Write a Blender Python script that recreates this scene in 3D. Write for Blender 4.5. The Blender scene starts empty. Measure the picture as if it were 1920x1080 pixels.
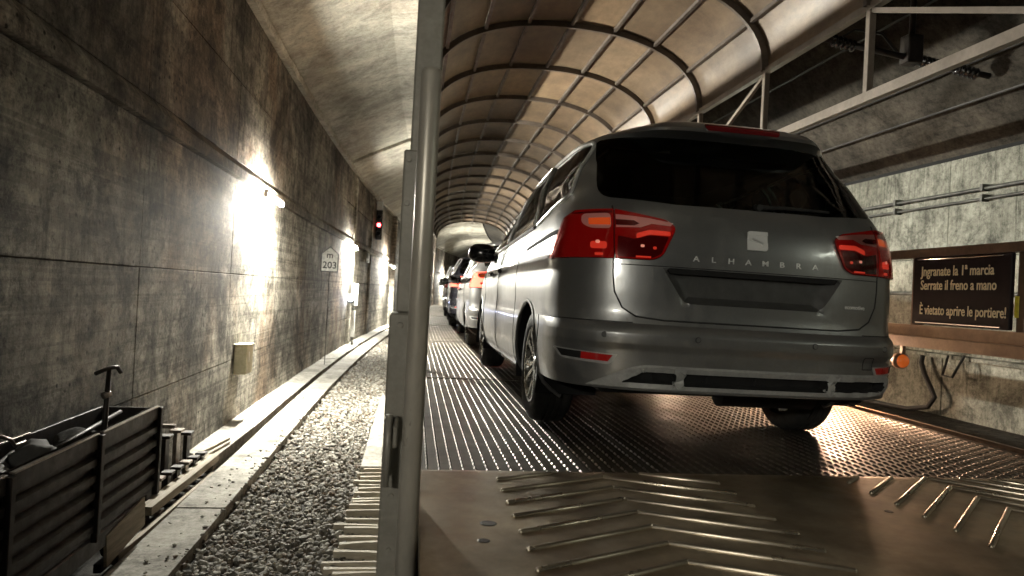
import bpy, bmesh, math, random
import numpy as np
from mathutils import Vector, Matrix, geometry
random.seed(7); rng = np.random.default_rng(7)
SC = bpy.context.scene; COL = SC.collection
R = math.radians

# ------------------------------------------------------------------ camera, world, exposure
cd = bpy.data.cameras.new('camera'); cam = bpy.data.objects.new('camera', cd); COL.objects.link(cam)
cd.sensor_width = 36; cd.lens = 24.375; cd.clip_end = 400; cd.clip_start = .05
_F = Vector((.14069, .99003, .00745)); _R = Vector((.98864, -.14089, .05233)); _U = Vector((-.05286, 0, .9986))
cam.matrix_world = Matrix(((_R.x, _U.x, -_F.x, 0), (_R.y, _U.y, -_F.y, 0), (_R.z, _U.z, -_F.z, .78), (0, 0, 0, 1)))
SC.camera = cam
cd.dof.use_dof = True; cd.dof.focus_distance = 4.2; cd.dof.aperture_fstop = 3.2
world = bpy.data.worlds.new('World'); SC.world = world; world.use_nodes = True
bg = world.node_tree.nodes['Background']; bg.inputs[0].default_value = (.9, .95, 1, 1); bg.inputs[1].default_value = .002
SC.view_settings.view_transform = 'Standard'; SC.view_settings.look = 'None'
SC.view_settings.exposure = 1.25; SC.view_settings.gamma = 1; SC.view_settings.use_curve_mapping = False
SC.render.engine = 'CYCLES'
SC.cycles.use_denoising = True
SC.cycles.max_bounces = 8; SC.cycles.diffuse_bounces = 4; SC.cycles.glossy_bounces = 4; SC.cycles.transparent_max_bounces = 12
SC.cycles.caustics_reflective = False; SC.cycles.caustics_refractive = False
SC.cycles.sample_clamp_indirect = 4
TUBE = 3000.0        # radiance of the tunnel's fluorescent tubes
WARM = 215.0        # the wagon's own warm lamp and its added fill

# ------------------------------------------------------------------ materials
class NT:
    def __init__(s, name):
        s.m = bpy.data.materials.new(name); s.m.use_nodes = True; s.t = s.m.node_tree; s.N = s.t.nodes; s.L = s.t.links
        s.b = s.N['Principled BSDF']; s.out = s.N['Material Output']; s._c = {}
    def n(s, typ, **k):
        x = s.N.new(typ)
        for a, v in k.items(): setattr(x, a, v)
        return x
    def pos(s, scale=(1, 1, 1), obj=False):
        key = (scale, obj)
        if key in s._c: return s._c[key]
        src = s.n('ShaderNodeTexCoord').outputs['Object'] if obj else s.n('ShaderNodeNewGeometry').outputs['Position']
        mp = s.n('ShaderNodeMapping'); mp.inputs['Scale'].default_value = scale; s.L.new(src, mp.inputs[0]); s._c[key] = mp.outputs[0]
        return mp.outputs[0]
    def noise(s, sc, det=6, rough=.6, scale=(1, 1, 1), obj=False, dist=0):
        x = s.n('ShaderNodeTexNoise'); x.inputs['Scale'].default_value = sc; x.inputs['Detail'].default_value = det
        x.inputs['Roughness'].default_value = rough; x.inputs['Distortion'].default_value = dist
        s.L.new(s.pos(scale, obj), x.inputs['Vector']); return x.outputs['Fac']
    def voro(s, sc, scale=(1, 1, 1), feat='F1'):
        x = s.n('ShaderNodeTexVoronoi', feature=feat); x.inputs['Scale'].default_value = sc
        s.L.new(s.pos(scale), x.inputs['Vector']); return x.outputs['Distance']
    def ramp(s, f, stops):
        x = s.n('ShaderNodeValToRGB'); e = x.color_ramp.elements
        while len(e) < len(stops): e.new(.5)
        for i, (p, c) in enumerate(stops):
            e[i].position = p; e[i].color = tuple(c) + (1,) if not isinstance(c, (int, float)) else (c, c, c, 1)
        s.L.new(f, x.inputs[0]); return x.outputs[0]
    def mix(s, a, b, f=.5, mode='MIX'):
        x = s.n('ShaderNodeMix', data_type='RGBA', blend_type=mode)
        for sock, v in ((x.inputs[0], f), (x.inputs[6], a), (x.inputs[7], b)):
            if hasattr(v, 'links') or isinstance(v, bpy.types.NodeSocket): s.L.new(v, sock)
            elif isinstance(v, (int, float)): sock.default_value = v
            else: sock.default_value = tuple(v) + (1,)
        return x.outputs[2]
    def bump(s, h, st=.3, d=.01):
        x = s.n('ShaderNodeBump'); x.inputs['Strength'].default_value = st; x.inputs['Distance'].default_value = d
        s.L.new(h, x.inputs['Height']); s.L.new(x.outputs[0], s.b.inputs['Normal'])
    def col(s, v):
        if isinstance(v, bpy.types.NodeSocket): s.L.new(v, s.b.inputs['Base Color'])
        else: s.b.inputs['Base Color'].default_value = tuple(v) + (1,)
    def set(s, **k):
        for a, v in k.items():
            sock = s.b.inputs[a.replace('_', ' ')]
            if isinstance(v, bpy.types.NodeSocket): s.L.new(v, sock)
            else: sock.default_value = v
        return s

def concrete(name, lo, hi, streak=(3.5, 3.5, .3), tint=(.30, .17, .09), tint_amt=.55, dark=.35, rough=.85, pits=True, board=0., relief=.035, con=1.):
    """stained concrete: broad tone, running streaks behind a gate, blotches, grit, rust tint, form board lines and blow holes"""
    t = NT(name)
    mid = tuple((a + b) / 2 for a, b in zip(lo, hi)); k = lambda x: 1 - (1 - x) * con
    big = t.ramp(t.noise(.5, 10, .72, dist=.5), [(.40, lo), (.5, mid), (.58, hi)])
    st = t.ramp(t.noise(2.6, 10, .8, streak, dist=.3), [(.38, k(dark)), (.47, k(.8)), (.58, k(1.1))])
    gate = t.ramp(t.noise(.8, 6, .6), [(.40, .15), (.60, 1.)])
    c = t.mix(big, st, gate, 'MULTIPLY')
    blot = t.ramp(t.noise(2.8, 14, .84, dist=.35), [(.41, k(.25)), (.48, k(.8)), (.57, k(1.2))])
    c = t.mix(c, blot, .9, 'MULTIPLY')
    grit = t.ramp(t.noise(15, 12, .86), [(.40, k(.30)), (.49, k(.95)), (.60, k(1.35))])
    c = t.mix(c, grit, .85, 'MULTIPLY')
    tm = t.ramp(t.noise(.33, 6, .65, (1, 1, .7)), [(.50, 0.), (.62, tint_amt)])
    c = t.mix(c, t.mix(c, tuple(x * 2.2 for x in tint), 1., 'MULTIPLY'), tm)
    h = t.mix(t.noise(16, 10, .78), t.noise(2.6, 8, .7, streak), .3)
    if pits:
        v1 = t.voro(10); pt = t.ramp(v1, [(.10, .10), (.20, 1.0)])
        pg = t.ramp(t.noise(1.2, 8, .75), [(.47, 0.), (.53, 1.)])
        c = t.mix(c, pt, pg, 'MULTIPLY')
    if board:
        bl = t.ramp(t.noise(1., 3, .8, (.12, .12, 9.)), [(.44, 1 - board), (.50, 1.05)])
        c = t.mix(c, bl, .8, 'MULTIPLY')
    t.col(c); t.set(Roughness=rough); t.b.inputs['Specular IOR Level'].default_value = .12
    t.bump(h, .5, relief)
    return t.m

def metal(name, c1, c2, rough=.45, met=.8, sc=5, bump=.15, streak=(1, 1, 1), obj=False, r2=None):
    t = NT(name)
    c = t.ramp(t.noise(sc, 8, .65, streak, obj), [(.35, c1), (.65, c2)])
    f = t.ramp(t.noise(sc * 9, 5, .7, streak, obj), [(.3, .75), (.7, 1.05)])
    t.col(t.mix(c, f, .8, 'MULTIPLY'))
    t.set(Metallic=met, Roughness=t.ramp(t.noise(sc * 2.3, 6, .6, streak, obj), [(.3, max(.05, rough - .1)), (.7, (r2 or rough + .12))]))
    t.bump(t.noise(sc * 6, 6, .6, streak, obj), bump, .004)
    return t.m

def plain(name, c, rough=.5, met=0., coat=0., em=None, es=0.):
    t = NT(name); t.col(c); t.set(Roughness=rough, Metallic=met); t.b.inputs['Coat Weight'].default_value = coat
    if em: t.b.inputs['Emission Color'].default_value = tuple(em) + (1,); t.b.inputs['Emission Strength'].default_value = es
    if rough > .3 and not em:
        v = t.ramp(t.noise(18, 6, .65, obj=True), [(.3, tuple(x * .7 for x in c)), (.7, tuple(min(1, x * 1.15) for x in c))]); t.col(v)
    return t.m

def glass_mat(name, tint, fac=.12):
    t = NT(name); tr = t.n('ShaderNodeBsdfTransparent'); tr.inputs[0].default_value = tuple(tint) + (1,)
    gl = t.n('ShaderNodeBsdfGlossy'); gl.inputs['Roughness'].default_value = .04; gl.inputs[0].default_value = (1, 1, 1, 1)
    fr = t.n('ShaderNodeFresnel'); fr.inputs[0].default_value = 1.45
    mx = t.n('ShaderNodeMixShader'); t.L.new(fr.outputs[0], mx.inputs[0]); t.L.new(tr.outputs[0], mx.inputs[1]); t.L.new(gl.outputs[0], mx.inputs[2])
    t.L.new(mx.outputs[0], t.out.inputs[0]); return t.m

def paint(name, c, rough=.34, met=.75, dirt=.6):
    """metallic paint under road film: heavy along the sills, smeared and speckled above"""
    t = NT(name)
    flake = t.ramp(t.noise(420, 2, .5, obj=True), [(.3, .85), (.7, 1.1)])
    c0 = t.mix(tuple(c), flake, .5, 'MULTIPLY')
    sep = t.n('ShaderNodeSeparateXYZ'); t.L.new(t.pos((1, 1, 1), True), sep.inputs[0])
    low = t.ramp(sep.outputs['Z'], [(.30, 1.), (.52, .55), (.75, .22)])
    patch_ = t.ramp(t.noise(3.4, 12, .8, (1, 1, 1.8), True, .4), [(.42, 0.), (.60, 1.)])
    speck = t.ramp(t.noise(60, 6, .75, obj=True), [(.45, .35), (.62, 1.)])
    run = t.ramp(t.noise(9, 8, .75, (1, 1, .18), True), [(.48, 0.), (.62, 1.)])
    dm = t.mix(t.mix(low, patch_, 1., 'MULTIPLY'), speck, .8, 'MULTIPLY')
    dm = t.mix(dm, t.mix((.0,) * 3, run, .22), 1., 'ADD')
    dm2 = t.mix((0, 0, 0), dm, dirt)
    t.col(t.mix(c0, (.15, .135, .11), dm2))
    t.L.new(t.mix((met,) * 3, (.05,) * 3, dm2), t.b.inputs['Metallic'])
    t.set(Roughness=t.mix((rough,) * 3, (.65,) * 3, dm2))
    t.L.new(t.mix((.8,) * 3, (.1,) * 3, dm2), t.b.inputs['Coat Weight'])
    t.L.new(t.mix((.05,) * 3, (.30,) * 3, t.ramp(t.noise(9, 8, .7, obj=True), [(.35, .0), (.75, .8)])), t.b.inputs['Coat Roughness'])
    return t.m

def emit(name, c, s):
    t = NT(name); e = t.n('ShaderNodeEmission'); e.inputs[0].default_value = tuple(c) + (1,); e.inputs[1].default_value = s
    t.L.new(e.outputs[0], t.out.inputs[0]); return t.m

def translucent(name, c1, c2):
    t = NT(name)
    c = t.ramp(t.noise(1.1, 9, .72, dist=.4), [(.32, c1), (.68, c2)])
    d = t.ramp(t.noise(7, 9, .75, (1, .35, 1)), [(.34, .55), (.62, 1.05)])
    c = t.mix(c, d, .8, 'MULTIPLY')
    oi = t.n('ShaderNodeObjectInfo').outputs['Random']
    c = t.mix(c, t.ramp(oi, [(0., (.70, .68, .66)), (.5, (.92, .92, .92)), (1., (1.12, 1.06, .98))]), 1., 'MULTIPLY')
    t.col(c); t.set(Roughness=.42); t.bump(t.noise(3.5, 4), .25, .02)
    tl = t.n('ShaderNodeBsdfTranslucent'); t.L.new(c, tl.inputs[0])
    mx = t.n('ShaderNodeMixShader'); mx.inputs[0].default_value = .12
    t.L.new(t.b.outputs[0], mx.inputs[1]); t.L.new(tl.outputs[0], mx.inputs[2]); t.L.new(mx.outputs[0], t.out.inputs[0]); return t.m

M = {}
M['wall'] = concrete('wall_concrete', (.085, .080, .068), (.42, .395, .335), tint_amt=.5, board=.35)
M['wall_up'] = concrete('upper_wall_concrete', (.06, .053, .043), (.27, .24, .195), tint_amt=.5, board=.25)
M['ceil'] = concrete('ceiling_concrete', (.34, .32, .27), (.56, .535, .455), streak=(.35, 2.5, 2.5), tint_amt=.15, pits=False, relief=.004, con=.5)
M['ceil_r'] = concrete('dark_ceiling_concrete', (.03, .027, .022), (.07, .062, .05), streak=(3., .4, 3.), tint_amt=.1, pits=False, relief=.008, con=.7)  # right half of the vault, far darker tone than the left
M['rwall'] = concrete('right_wall_concrete', (.16, .16, .132), (.31, .31, .26), streak=(5, 5, .3), tint_amt=.05, dark=.25, relief=.015, con=.8, pits=False)
M['slab'] = concrete('walkway_concrete', (.26, .25, .22), (.42, .405, .36), streak=(2, .6, 2), tint_amt=.05, dark=.7, pits=False, relief=.006, con=.6)
M['soot'] = concrete('sooty_ground', (.03, .028, .024), (.075, .07, .06), tint_amt=.3, dark=.5)
M['stone'] = None
t = NT('ballast_stone'); rnd = t.n('ShaderNodeNewGeometry').outputs['Random Per Island']
t.col(t.mix(t.ramp(rnd, [(0, (.09, .085, .075)), (.22, (.17, .13, .09)), (.3, (.15, .142, .12)), (.6, (.22, .21, .18)), (1, (.42, .40, .34))]), t.ramp(t.noise(40, 5), [(.3, .7), (.7, 1.1)]), .8, 'MULTIPLY'))
t.set(Roughness=.8); M['stone'] = t.m
M['deck'] = metal('deck_steel', (.055, .048, .038), (.13, .115, .09), .52, .6, 1.3, .12)
M['tread'] = metal('worn_tread_steel', (.07, .062, .05), (.27, .245, .21), .50, .8, 1.3, .05)
M['plate'] = metal('bridge_plate_steel', (.17, .13, .08), (.46, .37, .25), .38, .7, 2.6, .12)
M['bead'] = metal('polished_bead_steel', (.42, .37, .29), (.58, .52, .42), .30, .95, 1.5, .0)
M['post'] = metal('grey_painted_post', (.25, .235, .20), (.33, .31, .265), .42, .15, 4, .05)
M['pole'] = metal('grey_pole_steel', (.42, .39, .33), (.56, .52, .45), .34, .35, 3, .05, (1, 1, .3))
M['rust'] = metal('brown_painted_steel', (.10, .062, .04), (.19, .12, .075), .5, .2, 4, .2)
M['rail_brown'] = metal('ochre_brown_beam_paint', (.20, .12, .065), (.31, .20, .11), .45, .1, 3, .12)
M['rib'] = metal('canopy_rib_paint', (.08, .064, .052), (.13, .107, .088), .42, .3, 4, .1)
M['truss'] = metal('truss_paint', (.15, .122, .095), (.23, .19, .15), .45, .2, 3, .1)
M['panel'] = translucent('canopy_panel_sheet', (.115, .080, .052), (.235, .175, .115))
M['black'] = plain('black_rubber', (.012, .012, .012), .6)
M['tyre'] = metal('tyre_rubber', (.012, .012, .011), (.03, .028, .025), .75, 0, 12, .3, obj=True)
M['dark'] = plain('dark_cavity', (.006, .006, .006), .9)
M['blackgloss'] = plain('black_gloss_plastic', (.012, .012, .013), .15, 0, .6)
M['trimgrey'] = metal('grey_bumper_trim', (.32, .32, .31), (.45, .45, .43), .42, .15, 7, .1, obj=True)
M['satin'] = plain('satin_window_trim', (.7, .7, .68), .32, .6)
M['chrome'] = plain('chrome', (.75, .75, .74), .12, 1.)
M['alloy'] = metal('alloy_wheel_metal', (.35, .35, .34), (.55, .55, .53), .25, .95, 8, .05, obj=True)
M['carpaint'] = paint('silver_grey_metallic_paint', (.24, .245, .245), .30, .75, .9)
M['carpaint2'] = paint('pale_silver_paint', (.13, .13, .127), .32, .6, .6)
M['carpaint3'] = paint('dark_blue_paint', (.016, .017, .024), .25, .4, .3)
M['carpaint4'] = paint('black_car_paint', (.02, .02, .022), .25, .3, .3)
M['glass'] = glass_mat('tinted_rear_glass', (.34, .42, .38))
M['glass_side'] = glass_mat('side_glass', (.45, .58, .50))
M['lens'] = plain('red_lamp_lens', (.30, .006, .008), .08, 0, 1., (.8, .02, .01), .02)
M['lens_cover'] = glass_mat('red_tinted_lens_cover', (.96, .62, .60))
M['lens_dark'] = plain('dark_red_lens', (.11, .004, .006), .12, 0, 1.)
M['lens_painted_glow'] = plain('red_segment_painted_glow', (.6, .03, .02), .2, 0, 1., (1, .10, .05), .16)  # faint emission stands in for light reflected by the near car's unlit lamps
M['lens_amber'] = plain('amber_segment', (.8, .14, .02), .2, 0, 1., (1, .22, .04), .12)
M['lens_clear'] = plain('clear_lamp_segment', (.88, .84, .80), .2, .0, 1.)
M['lens_lit'] = plain('lit_tail_lens', (.7, .03, .02), .15, 0, 1., (1, .16, .10), 3.2)
M['glint'] = plain('lens_glint', (1, .8, .6), .1, 0, 1., (1, .55, .40), .22)  # pale glowing spot: a reflection in the lens put in as emission
M['skyline_white'] = plain('white_enamel', (.78, .78, .74), .35)
M['signblack'] = plain('sign_board_black', (.014, .010, .011), .5)
M['signblack'].node_tree.nodes['Principled BSDF'].inputs['Specular IOR Level'].default_value = .1
M['recess'] = plain('shaded_recess_tone', (.055, .055, .053), .5)  # overhead shade put into the recess's own darker colour
M['signtext'] = plain('sign_text_cream', (.86, .74, .48), .25)
M['yellow'] = plain('yellow_tag', (.75, .62, .05), .5)
M['boxcream'] = metal('cream_box_paint', (.45, .42, .28), (.66, .62, .46), .5, 0, 6, .1)
M['cable'] = plain('black_cable', (.015, .014, .013), .5)
M['darksteel'] = metal('dark_rusty_steel', (.012, .010, .009), (.034, .026, .022), .5, .5, 6, .2)
M['edge_steel'] = metal('worn_edge_steel', (.16, .13, .115), (.34, .30, .26), .35, .8, 12, .1)
M['timber'] = metal('weathered_timber', (.20, .17, .13), (.40, .35, .27), .8, 0, 4, .4, (4, .4, 4))
M['slat'] = metal('pale_board', (.36, .32, .25), (.58, .53, .43), .75, 0, 3, .4, (.5, 4, 4))
M['cloth'] = plain('grey_sack', (.06, .058, .055), .8)
M['tube'] = emit('fluorescent_tube', (1, .965, .85), TUBE)
M['tube_dim'] = emit('ageing_fluorescent_tube', (1, .955, .83), TUBE * .19)
M['tube_right'] = emit('right_wall_tube', (.96, 1, .84), TUBE * .011)
M['tube_blue'] = emit('bluish_lamp', (.62, .68, 1), 110)
M['tube_far'] = emit('far_lamp', (1, .95, .82), TUBE)
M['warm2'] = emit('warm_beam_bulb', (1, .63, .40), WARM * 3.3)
M['warm'] = emit('warm_wagon_and_fill_bulb', (1, .70, .47), WARM)
M['red_sig'] = emit('red_signal_light', (1, .05, .06), 14)
M['amber_lens'] = plain('amber_marker_lens', (.7, .13, .02), .1, 0, 1., (1, .20, .03), .10)
M['pipe'] = metal('conduit_metal', (.05, .05, .045), (.13, .13, .115), .5, .4, 6, .1)
M['seat'] = plain('dark_seat_fabric', (.02, .02, .022), .85)
M['letterwhite'] = plain('badge_silver', (.82, .82, .80), .28, .35)
M['ink'] = plain('black_lettering', (.02, .02, .02), .6)

# ------------------------------------------------------------------ geometry helpers
def cx(y):                       # the tunnel and the train bend gently to the right
    return .0016 * max(0., y - 10.) ** 2
class MB:
    def __init__(s): s.v = []; s.f = []
    def add(s, vs, fs):
        o = len(s.v); s.v += [tuple(p) for p in vs]; s.f += [tuple(i + o for i in f) for f in fs]; return s
    def box(s, x0, y0, z0, x1, y1, z1):
        return s.add([(x0, y0, z0), (x1, y0, z0), (x1, y1, z0), (x0, y1, z0), (x0, y0, z1), (x1, y0, z1), (x1, y1, z1), (x0, y1, z1)],
                     [(3, 2, 1, 0), (4, 5, 6, 7), (0, 1, 5, 4), (1, 2, 6, 5), (2, 3, 7, 6), (3, 0, 4, 7)])
    def bbox(s, x0, y0, z0, x1, y1, z1, b=.004):      # box with chamfered edges
        bm = bmesh.new(); bmesh.ops.create_cube(bm, size=1)
        for v in bm.verts: v.co = Vector(((x0 + x1) / 2 + v.co.x * (x1 - x0), (y0 + y1) / 2 + v.co.y * (y1 - y0), (z0 + z1) / 2 + v.co.z * (z1 - z0)))
        bmesh.ops.bevel(bm, geom=bm.edges[:], offset=b, segments=1, affect='EDGES')
        bm.verts.index_update(); s.add([v.co for v in bm.verts], [[v.index for v in f.verts] for f in bm.faces]); bm.free(); return s
    def beam(s, a, b, w, h, up=(0, 0, 1)):            # rectangular bar from a to b
        a, b = Vector(a), Vector(b); d = (b - a).normalized(); u = Vector(up)
        r = d.cross(u)
        if r.length < 1e-4: r = d.cross(Vector((1, 0, 0)))
        r.normalize(); u = r.cross(d)
        vs = [p + r * sx * w / 2 + u * sz * h / 2 for p in (a, b) for sx, sz in ((-1, -1), (1, -1), (1, 1), (-1, 1))]
        return s.add(vs, [(3, 2, 1, 0), (4, 5, 6, 7), (0, 1, 5, 4), (1, 2, 6, 5), (2, 3, 7, 6), (3, 0, 4, 7)])
    def tube(s, pts, r, n=8, caps=True):
        pts = [Vector(p) for p in pts]; N = len(pts); rr = r if isinstance(r, (list, tuple)) else [r] * N
        vs = []; prev = None
        for i, p in enumerate(pts):
            d = (pts[min(i + 1, N - 1)] - pts[max(i - 1, 0)])
            if d.length < 1e-9: d = Vector((0, 0, 1))
            d.normalize()
            if prev is None:
                x = d.cross(Vector((0, 0, 1)))
                if x.length < .1: x = d.cross(Vector((1, 0, 0)))
            else: x = prev - d * prev.dot(d)
            x.normalize(); prev = x; y = d.cross(x)
            vs += [p + (x * math.cos(2 * math.pi * k / n) + y * math.sin(2 * math.pi * k / n)) * rr[i] for k in range(n)]
        fs = [(i * n + k, i * n + (k + 1) % n, (i + 1) * n + (k + 1) % n, (i + 1) * n + k) for i in range(N - 1) for k in range(n)]
        if caps: fs += [tuple(range(n))[::-1], tuple((N - 1) * n + k for k in range(n))]
        return s.add(vs, fs)
    def lathe(s, prof, n=32, axis='x', c=(0, 0, 0)):  # prof: (offset along axis, radius)
        vs = []
        for o, r in prof:
            for k in range(n):
                a = 2 * math.pi * k / n; p, q = r * math.cos(a), r * math.sin(a)
                vs.append({'x': (c[0] + o, c[1] + p, c[2] + q), 'y': (c[0] + p, c[1] + o, c[2] + q), 'z': (c[0] + p, c[1] + q, c[2] + o)}[axis])
        fs = [(i * n + k, i * n + (k + 1) % n, (i + 1) * n + (k + 1) % n, (i + 1) * n + k) for i in range(len(prof) - 1) for k in range(n)]
        return s.add(vs, fs)
    def bend(s):
        s.v = [(x + cx(y), y, z) for x, y, z in s.v]; return s
def prop(o, label=None, cat=None, group=None, kind=None):
    for k, v in (('label', label), ('category', cat), ('group', group), ('kind', kind)):
        if v: o[k] = v
    return o
def mesh_of(name, mb, mat, smooth=False, off=None):
    me = bpy.data.meshes.new(name)
    vs = mb.v if off is None else [(x - off[0], y - off[1], z - off[2]) for x, y, z in mb.v]
    me.from_pydata(vs, [], mb.f)
    if mat is not None:
        for m in (mat if isinstance(mat, (list, tuple)) else [mat]): me.materials.append(m)
    if smooth: me.polygons.foreach_set('use_smooth', [True] * len(me.polygons))
    me.validate(); me.update()
    return me
def fixn(me):
    bm = bmesh.new(); bm.from_mesh(me); bmesh.ops.recalc_face_normals(bm, faces=bm.faces); bm.to_mesh(me); bm.free(); return me
def root_off(p):
    o = Vector((0, 0, 0))
    while p is not None: o += p.location; p = p.parent
    return o
def obj(name, mb, mat, parent=None, smooth=False, local=False, fix=False):
    """one mesh object; mb is in world coordinates unless local"""
    off = None if (parent is None or local) else root_off(parent)
    me = mesh_of(name, mb, mat, smooth, off)
    if fix: fixn(me)
    o = bpy.data.objects.new(name, me); COL.objects.link(o); o.parent = parent
    return o
def based(name, mb, mat, label, cat, group=None, smooth=False, fix=False, kind=None):
    """a thing that is a single mesh, origin at its base centre"""
    xs, ys, zs = zip(*mb.v); b = ((min(xs) + max(xs)) / 2, (min(ys) + max(ys)) / 2, min(zs))
    me = mesh_of(name, mb, mat, smooth, b)
    if fix: fixn(me)
    o = bpy.data.objects.new(name, me); COL.objects.link(o); o.location = b
    return prop(o, label, cat, group, kind)
def thing(name, loc, label, cat, group=None, rz=0):
    o = bpy.data.objects.new(name, None); COL.objects.link(o); o.location = loc; o.rotation_euler = (0, 0, rz); o.empty_display_size = .1
    return prop(o, label, cat, group)
def inst(name, me, parent=None, loc=(0, 0, 0)):
    o = bpy.data.objects.new(name, me); COL.objects.link(o); o.parent = parent; o.location = loc; return o
def copy_tree(o, parent=None):
    c = o.copy(); COL.objects.link(c); c.parent = parent
    for ch in list(o.children): copy_tree(ch, c)
    return c
def text_mesh(body, size, depth=.002, bold=0., sx=1.):
    cu = bpy.data.curves.new('lettering', 'FONT'); cu.body = body; cu.size = size; cu.extrude = depth; cu.offset = bold; cu.resolution_u = 3
    o = bpy.data.objects.new('lettering', cu); COL.objects.link(o)
    dg = bpy.context.evaluated_depsgraph_get(); me = bpy.data.meshes.new_from_object(o.evaluated_get(dg))
    bpy.data.objects.remove(o); bpy.data.curves.remove(cu)
    xs = [v.co.x for v in me.vertices]; w = max(xs) - min(xs); x0 = min(xs)
    for v in me.vertices: v.co.x = (v.co.x - x0) * sx
    return me, w * sx
def stones(name, pts, rmin, rmax, mat, flat=.75):
    """many loose stones as one mesh"""
    bm = bmesh.new(); bmesh.ops.create_icosphere(bm, subdivisions=1, radius=1)
    bv = np.array([v.co[:] for v in bm.verts]); bf = np.array([[v.index for v in f.verts] for f in bm.faces]); bm.free()
    n = len(pts); nv = len(bv)
    A = rng.normal(size=(n, 3, 3)); Q, _ = np.linalg.qr(A)
    sc = rng.uniform(.55, 1.25, (n, 1, 3)) * rng.uniform(rmin, rmax, (n, 1, 1))
    V = bv[None] * (1 + rng.uniform(-.28, .28, (n, nv, 1)))
    V = np.einsum('nij,nkj->nki', Q, V * sc); V[:, :, 2] *= flat
    V += np.asarray(pts)[:, None, :]
    Fc = (bf[None] + (np.arange(n) * nv)[:, None, None]).reshape(-1, 3)
    me = bpy.data.meshes.new(name); me.vertices.add(n * nv); me.vertices.foreach_set('co', V.reshape(-1))
    me.loops.add(Fc.size); me.loops.foreach_set('vertex_index', Fc.reshape(-1).astype(np.int32))
    me.polygons.add(len(Fc)); me.polygons.foreach_set('loop_start', np.arange(0, Fc.size, 3, dtype=np.int32))
    me.materials.append(mat); me.update(calc_edges=True); me.validate(); me.shade_flat()
    o = bpy.data.objects.new(name, me); COL.objects.link(o); return o
def ribbon(mb, prof, ys, bend=True):
    """sweep an open XZ profile along Y"""
    n = len(prof); vs = [(x + (cx(y) if bend else 0), y, z) for y in ys for x, z in prof]
    fs = [(i * n + k, i * n + k + 1, (i + 1) * n + k + 1, (i + 1) * n + k) for i in range(len(ys) - 1) for k in range(n - 1)]
    return mb.add(vs, fs)
YS = [-7, -4, -1, 2, 5, 8, 11, 14, 17, 20, 22] ; YF = [22, 25, 28, 31, 34, 38, 42, 46, 50, 56, 62, 70, 80, 95]

# ------------------------------------------------------------------ the tunnel: ground, walls, ceiling
mb = MB(); ribbon(mb, [(-3.2, -1.32), (8, -1.32)], YS + YF[1:]); g = obj('ground', mb, M['soot']); prop(g, kind='structure')
# left wall: pours of concrete with recessed joints, a ledge and a coping
def wall_panels(root, X, rows, y0, y1, step, mat, side, gap=.007, jit=.002, phase=0.):
    k = 0; y = y0
    while y < y1:
        yn = min(y + step * random.uniform(.8, 1.2), y1)
        for (za, zb), m in zip(rows, mat):
            j = random.uniform(-jit, jit); mbp = MB()
            xf = X + side * (0.02 + j); xb = X - side * .12
            a, b = min(xf, xb), max(xf, xb)
            seg = [y + gap / 2, yn - gap / 2]; c0, c1 = cx(seg[0]), cx(seg[1])
            z0, z1 = za + gap / 2, zb - gap / 2
            xm = lambda c, front: (xf if front else xb) + c
            e = .004
            P = [(xf + c0, seg[0] + e, z0 + e), (xf + c1, seg[1] - e, z0 + e), (xf + c1, seg[1] - e, z1 - e), (xf + c0, seg[0] + e, z1 - e),
                 (xf - side * e + c0, seg[0], z0), (xf - side * e + c1, seg[1], z0), (xf - side * e + c1, seg[1], z1), (xf - side * e + c0, seg[0], z1),
                 (xb + c0, seg[0], z0), (xb + c1, seg[1], z0), (xb + c1, seg[1], z1), (xb + c0, seg[0], z1)]
            mbp.add(P, [(0, 1, 2, 3)] + [(i, (i + 1) % 4, 4 + (i + 1) % 4, 4 + i) for i in range(4)] + [(4 + i, 4 + (i + 1) % 4, 8 + (i + 1) % 4, 8 + i) for i in range(4)])
            obj('concrete_panel', mbp, m, root, fix=True)
        y = yn
lw = thing('tunnel_wall', (-2.4, 8, -1.32), 'tall stained concrete tunnel wall with a long ledge, fluorescent lamp and house shaped post', 'wall')
mb = MB(); ribbon(mb, [(-2.42, -1.35), (-2.42, 4.6)], YS + YF[1:]); obj('wall_backing', mb, M['dark'], lw)
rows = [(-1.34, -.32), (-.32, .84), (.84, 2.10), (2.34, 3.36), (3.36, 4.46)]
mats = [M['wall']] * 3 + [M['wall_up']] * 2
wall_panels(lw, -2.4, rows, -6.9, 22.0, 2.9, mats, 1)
wall_panels(lw, -2.4, rows, 22.0, 94.0, 4.0, mats, 1, gap=.03)
mb = MB(); ribbon(mb, [(-2.42, 2.11), (-2.33, 2.11), (-2.325, 2.115), (-2.325, 2.24), (-2.385, 2.335), (-2.42, 2.335)], YS + YF[1:]); obj('ledge', mb, M['wall_up'], lw)
rb = random.Random(4); ys = [-7 + .4 * i for i in range(73)]
mb = MB(); n = 4; vs = []
for y in ys + YF[1:]:
    j = rb.uniform(-.018, .018); k = rb.uniform(-.012, .012)
    vs += [(-2.42 + cx(y), y, 4.465), (-2.28 + j + cx(y), y, 4.465 + k), (-2.26 + j + cx(y), y, 4.56), (-2.42 + cx(y), y, 4.56)]
mb.add(vs, [(i * n + q, i * n + q + 1, (i + 1) * n + q + 1, (i + 1) * n + q) for i in range(len(ys) + len(YF) - 2) for q in range(3)])
obj('coping', mb, M['ceil'], lw)
# pilasters where the wall steps further along
for y0, w_, d_ in ((23.75, .5, .10), (28.7, .5, .10), (36.5, .6, .3), (45, .7, .3), (55, .8, .3)):
    c = cx(y0); mb = MB().bbox(-2.42 + c, y0, -1.3, -2.42 + d_ + c, y0 + w_, 4.45, .02); obj('pilaster', mb, M['wall'], lw)
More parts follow.
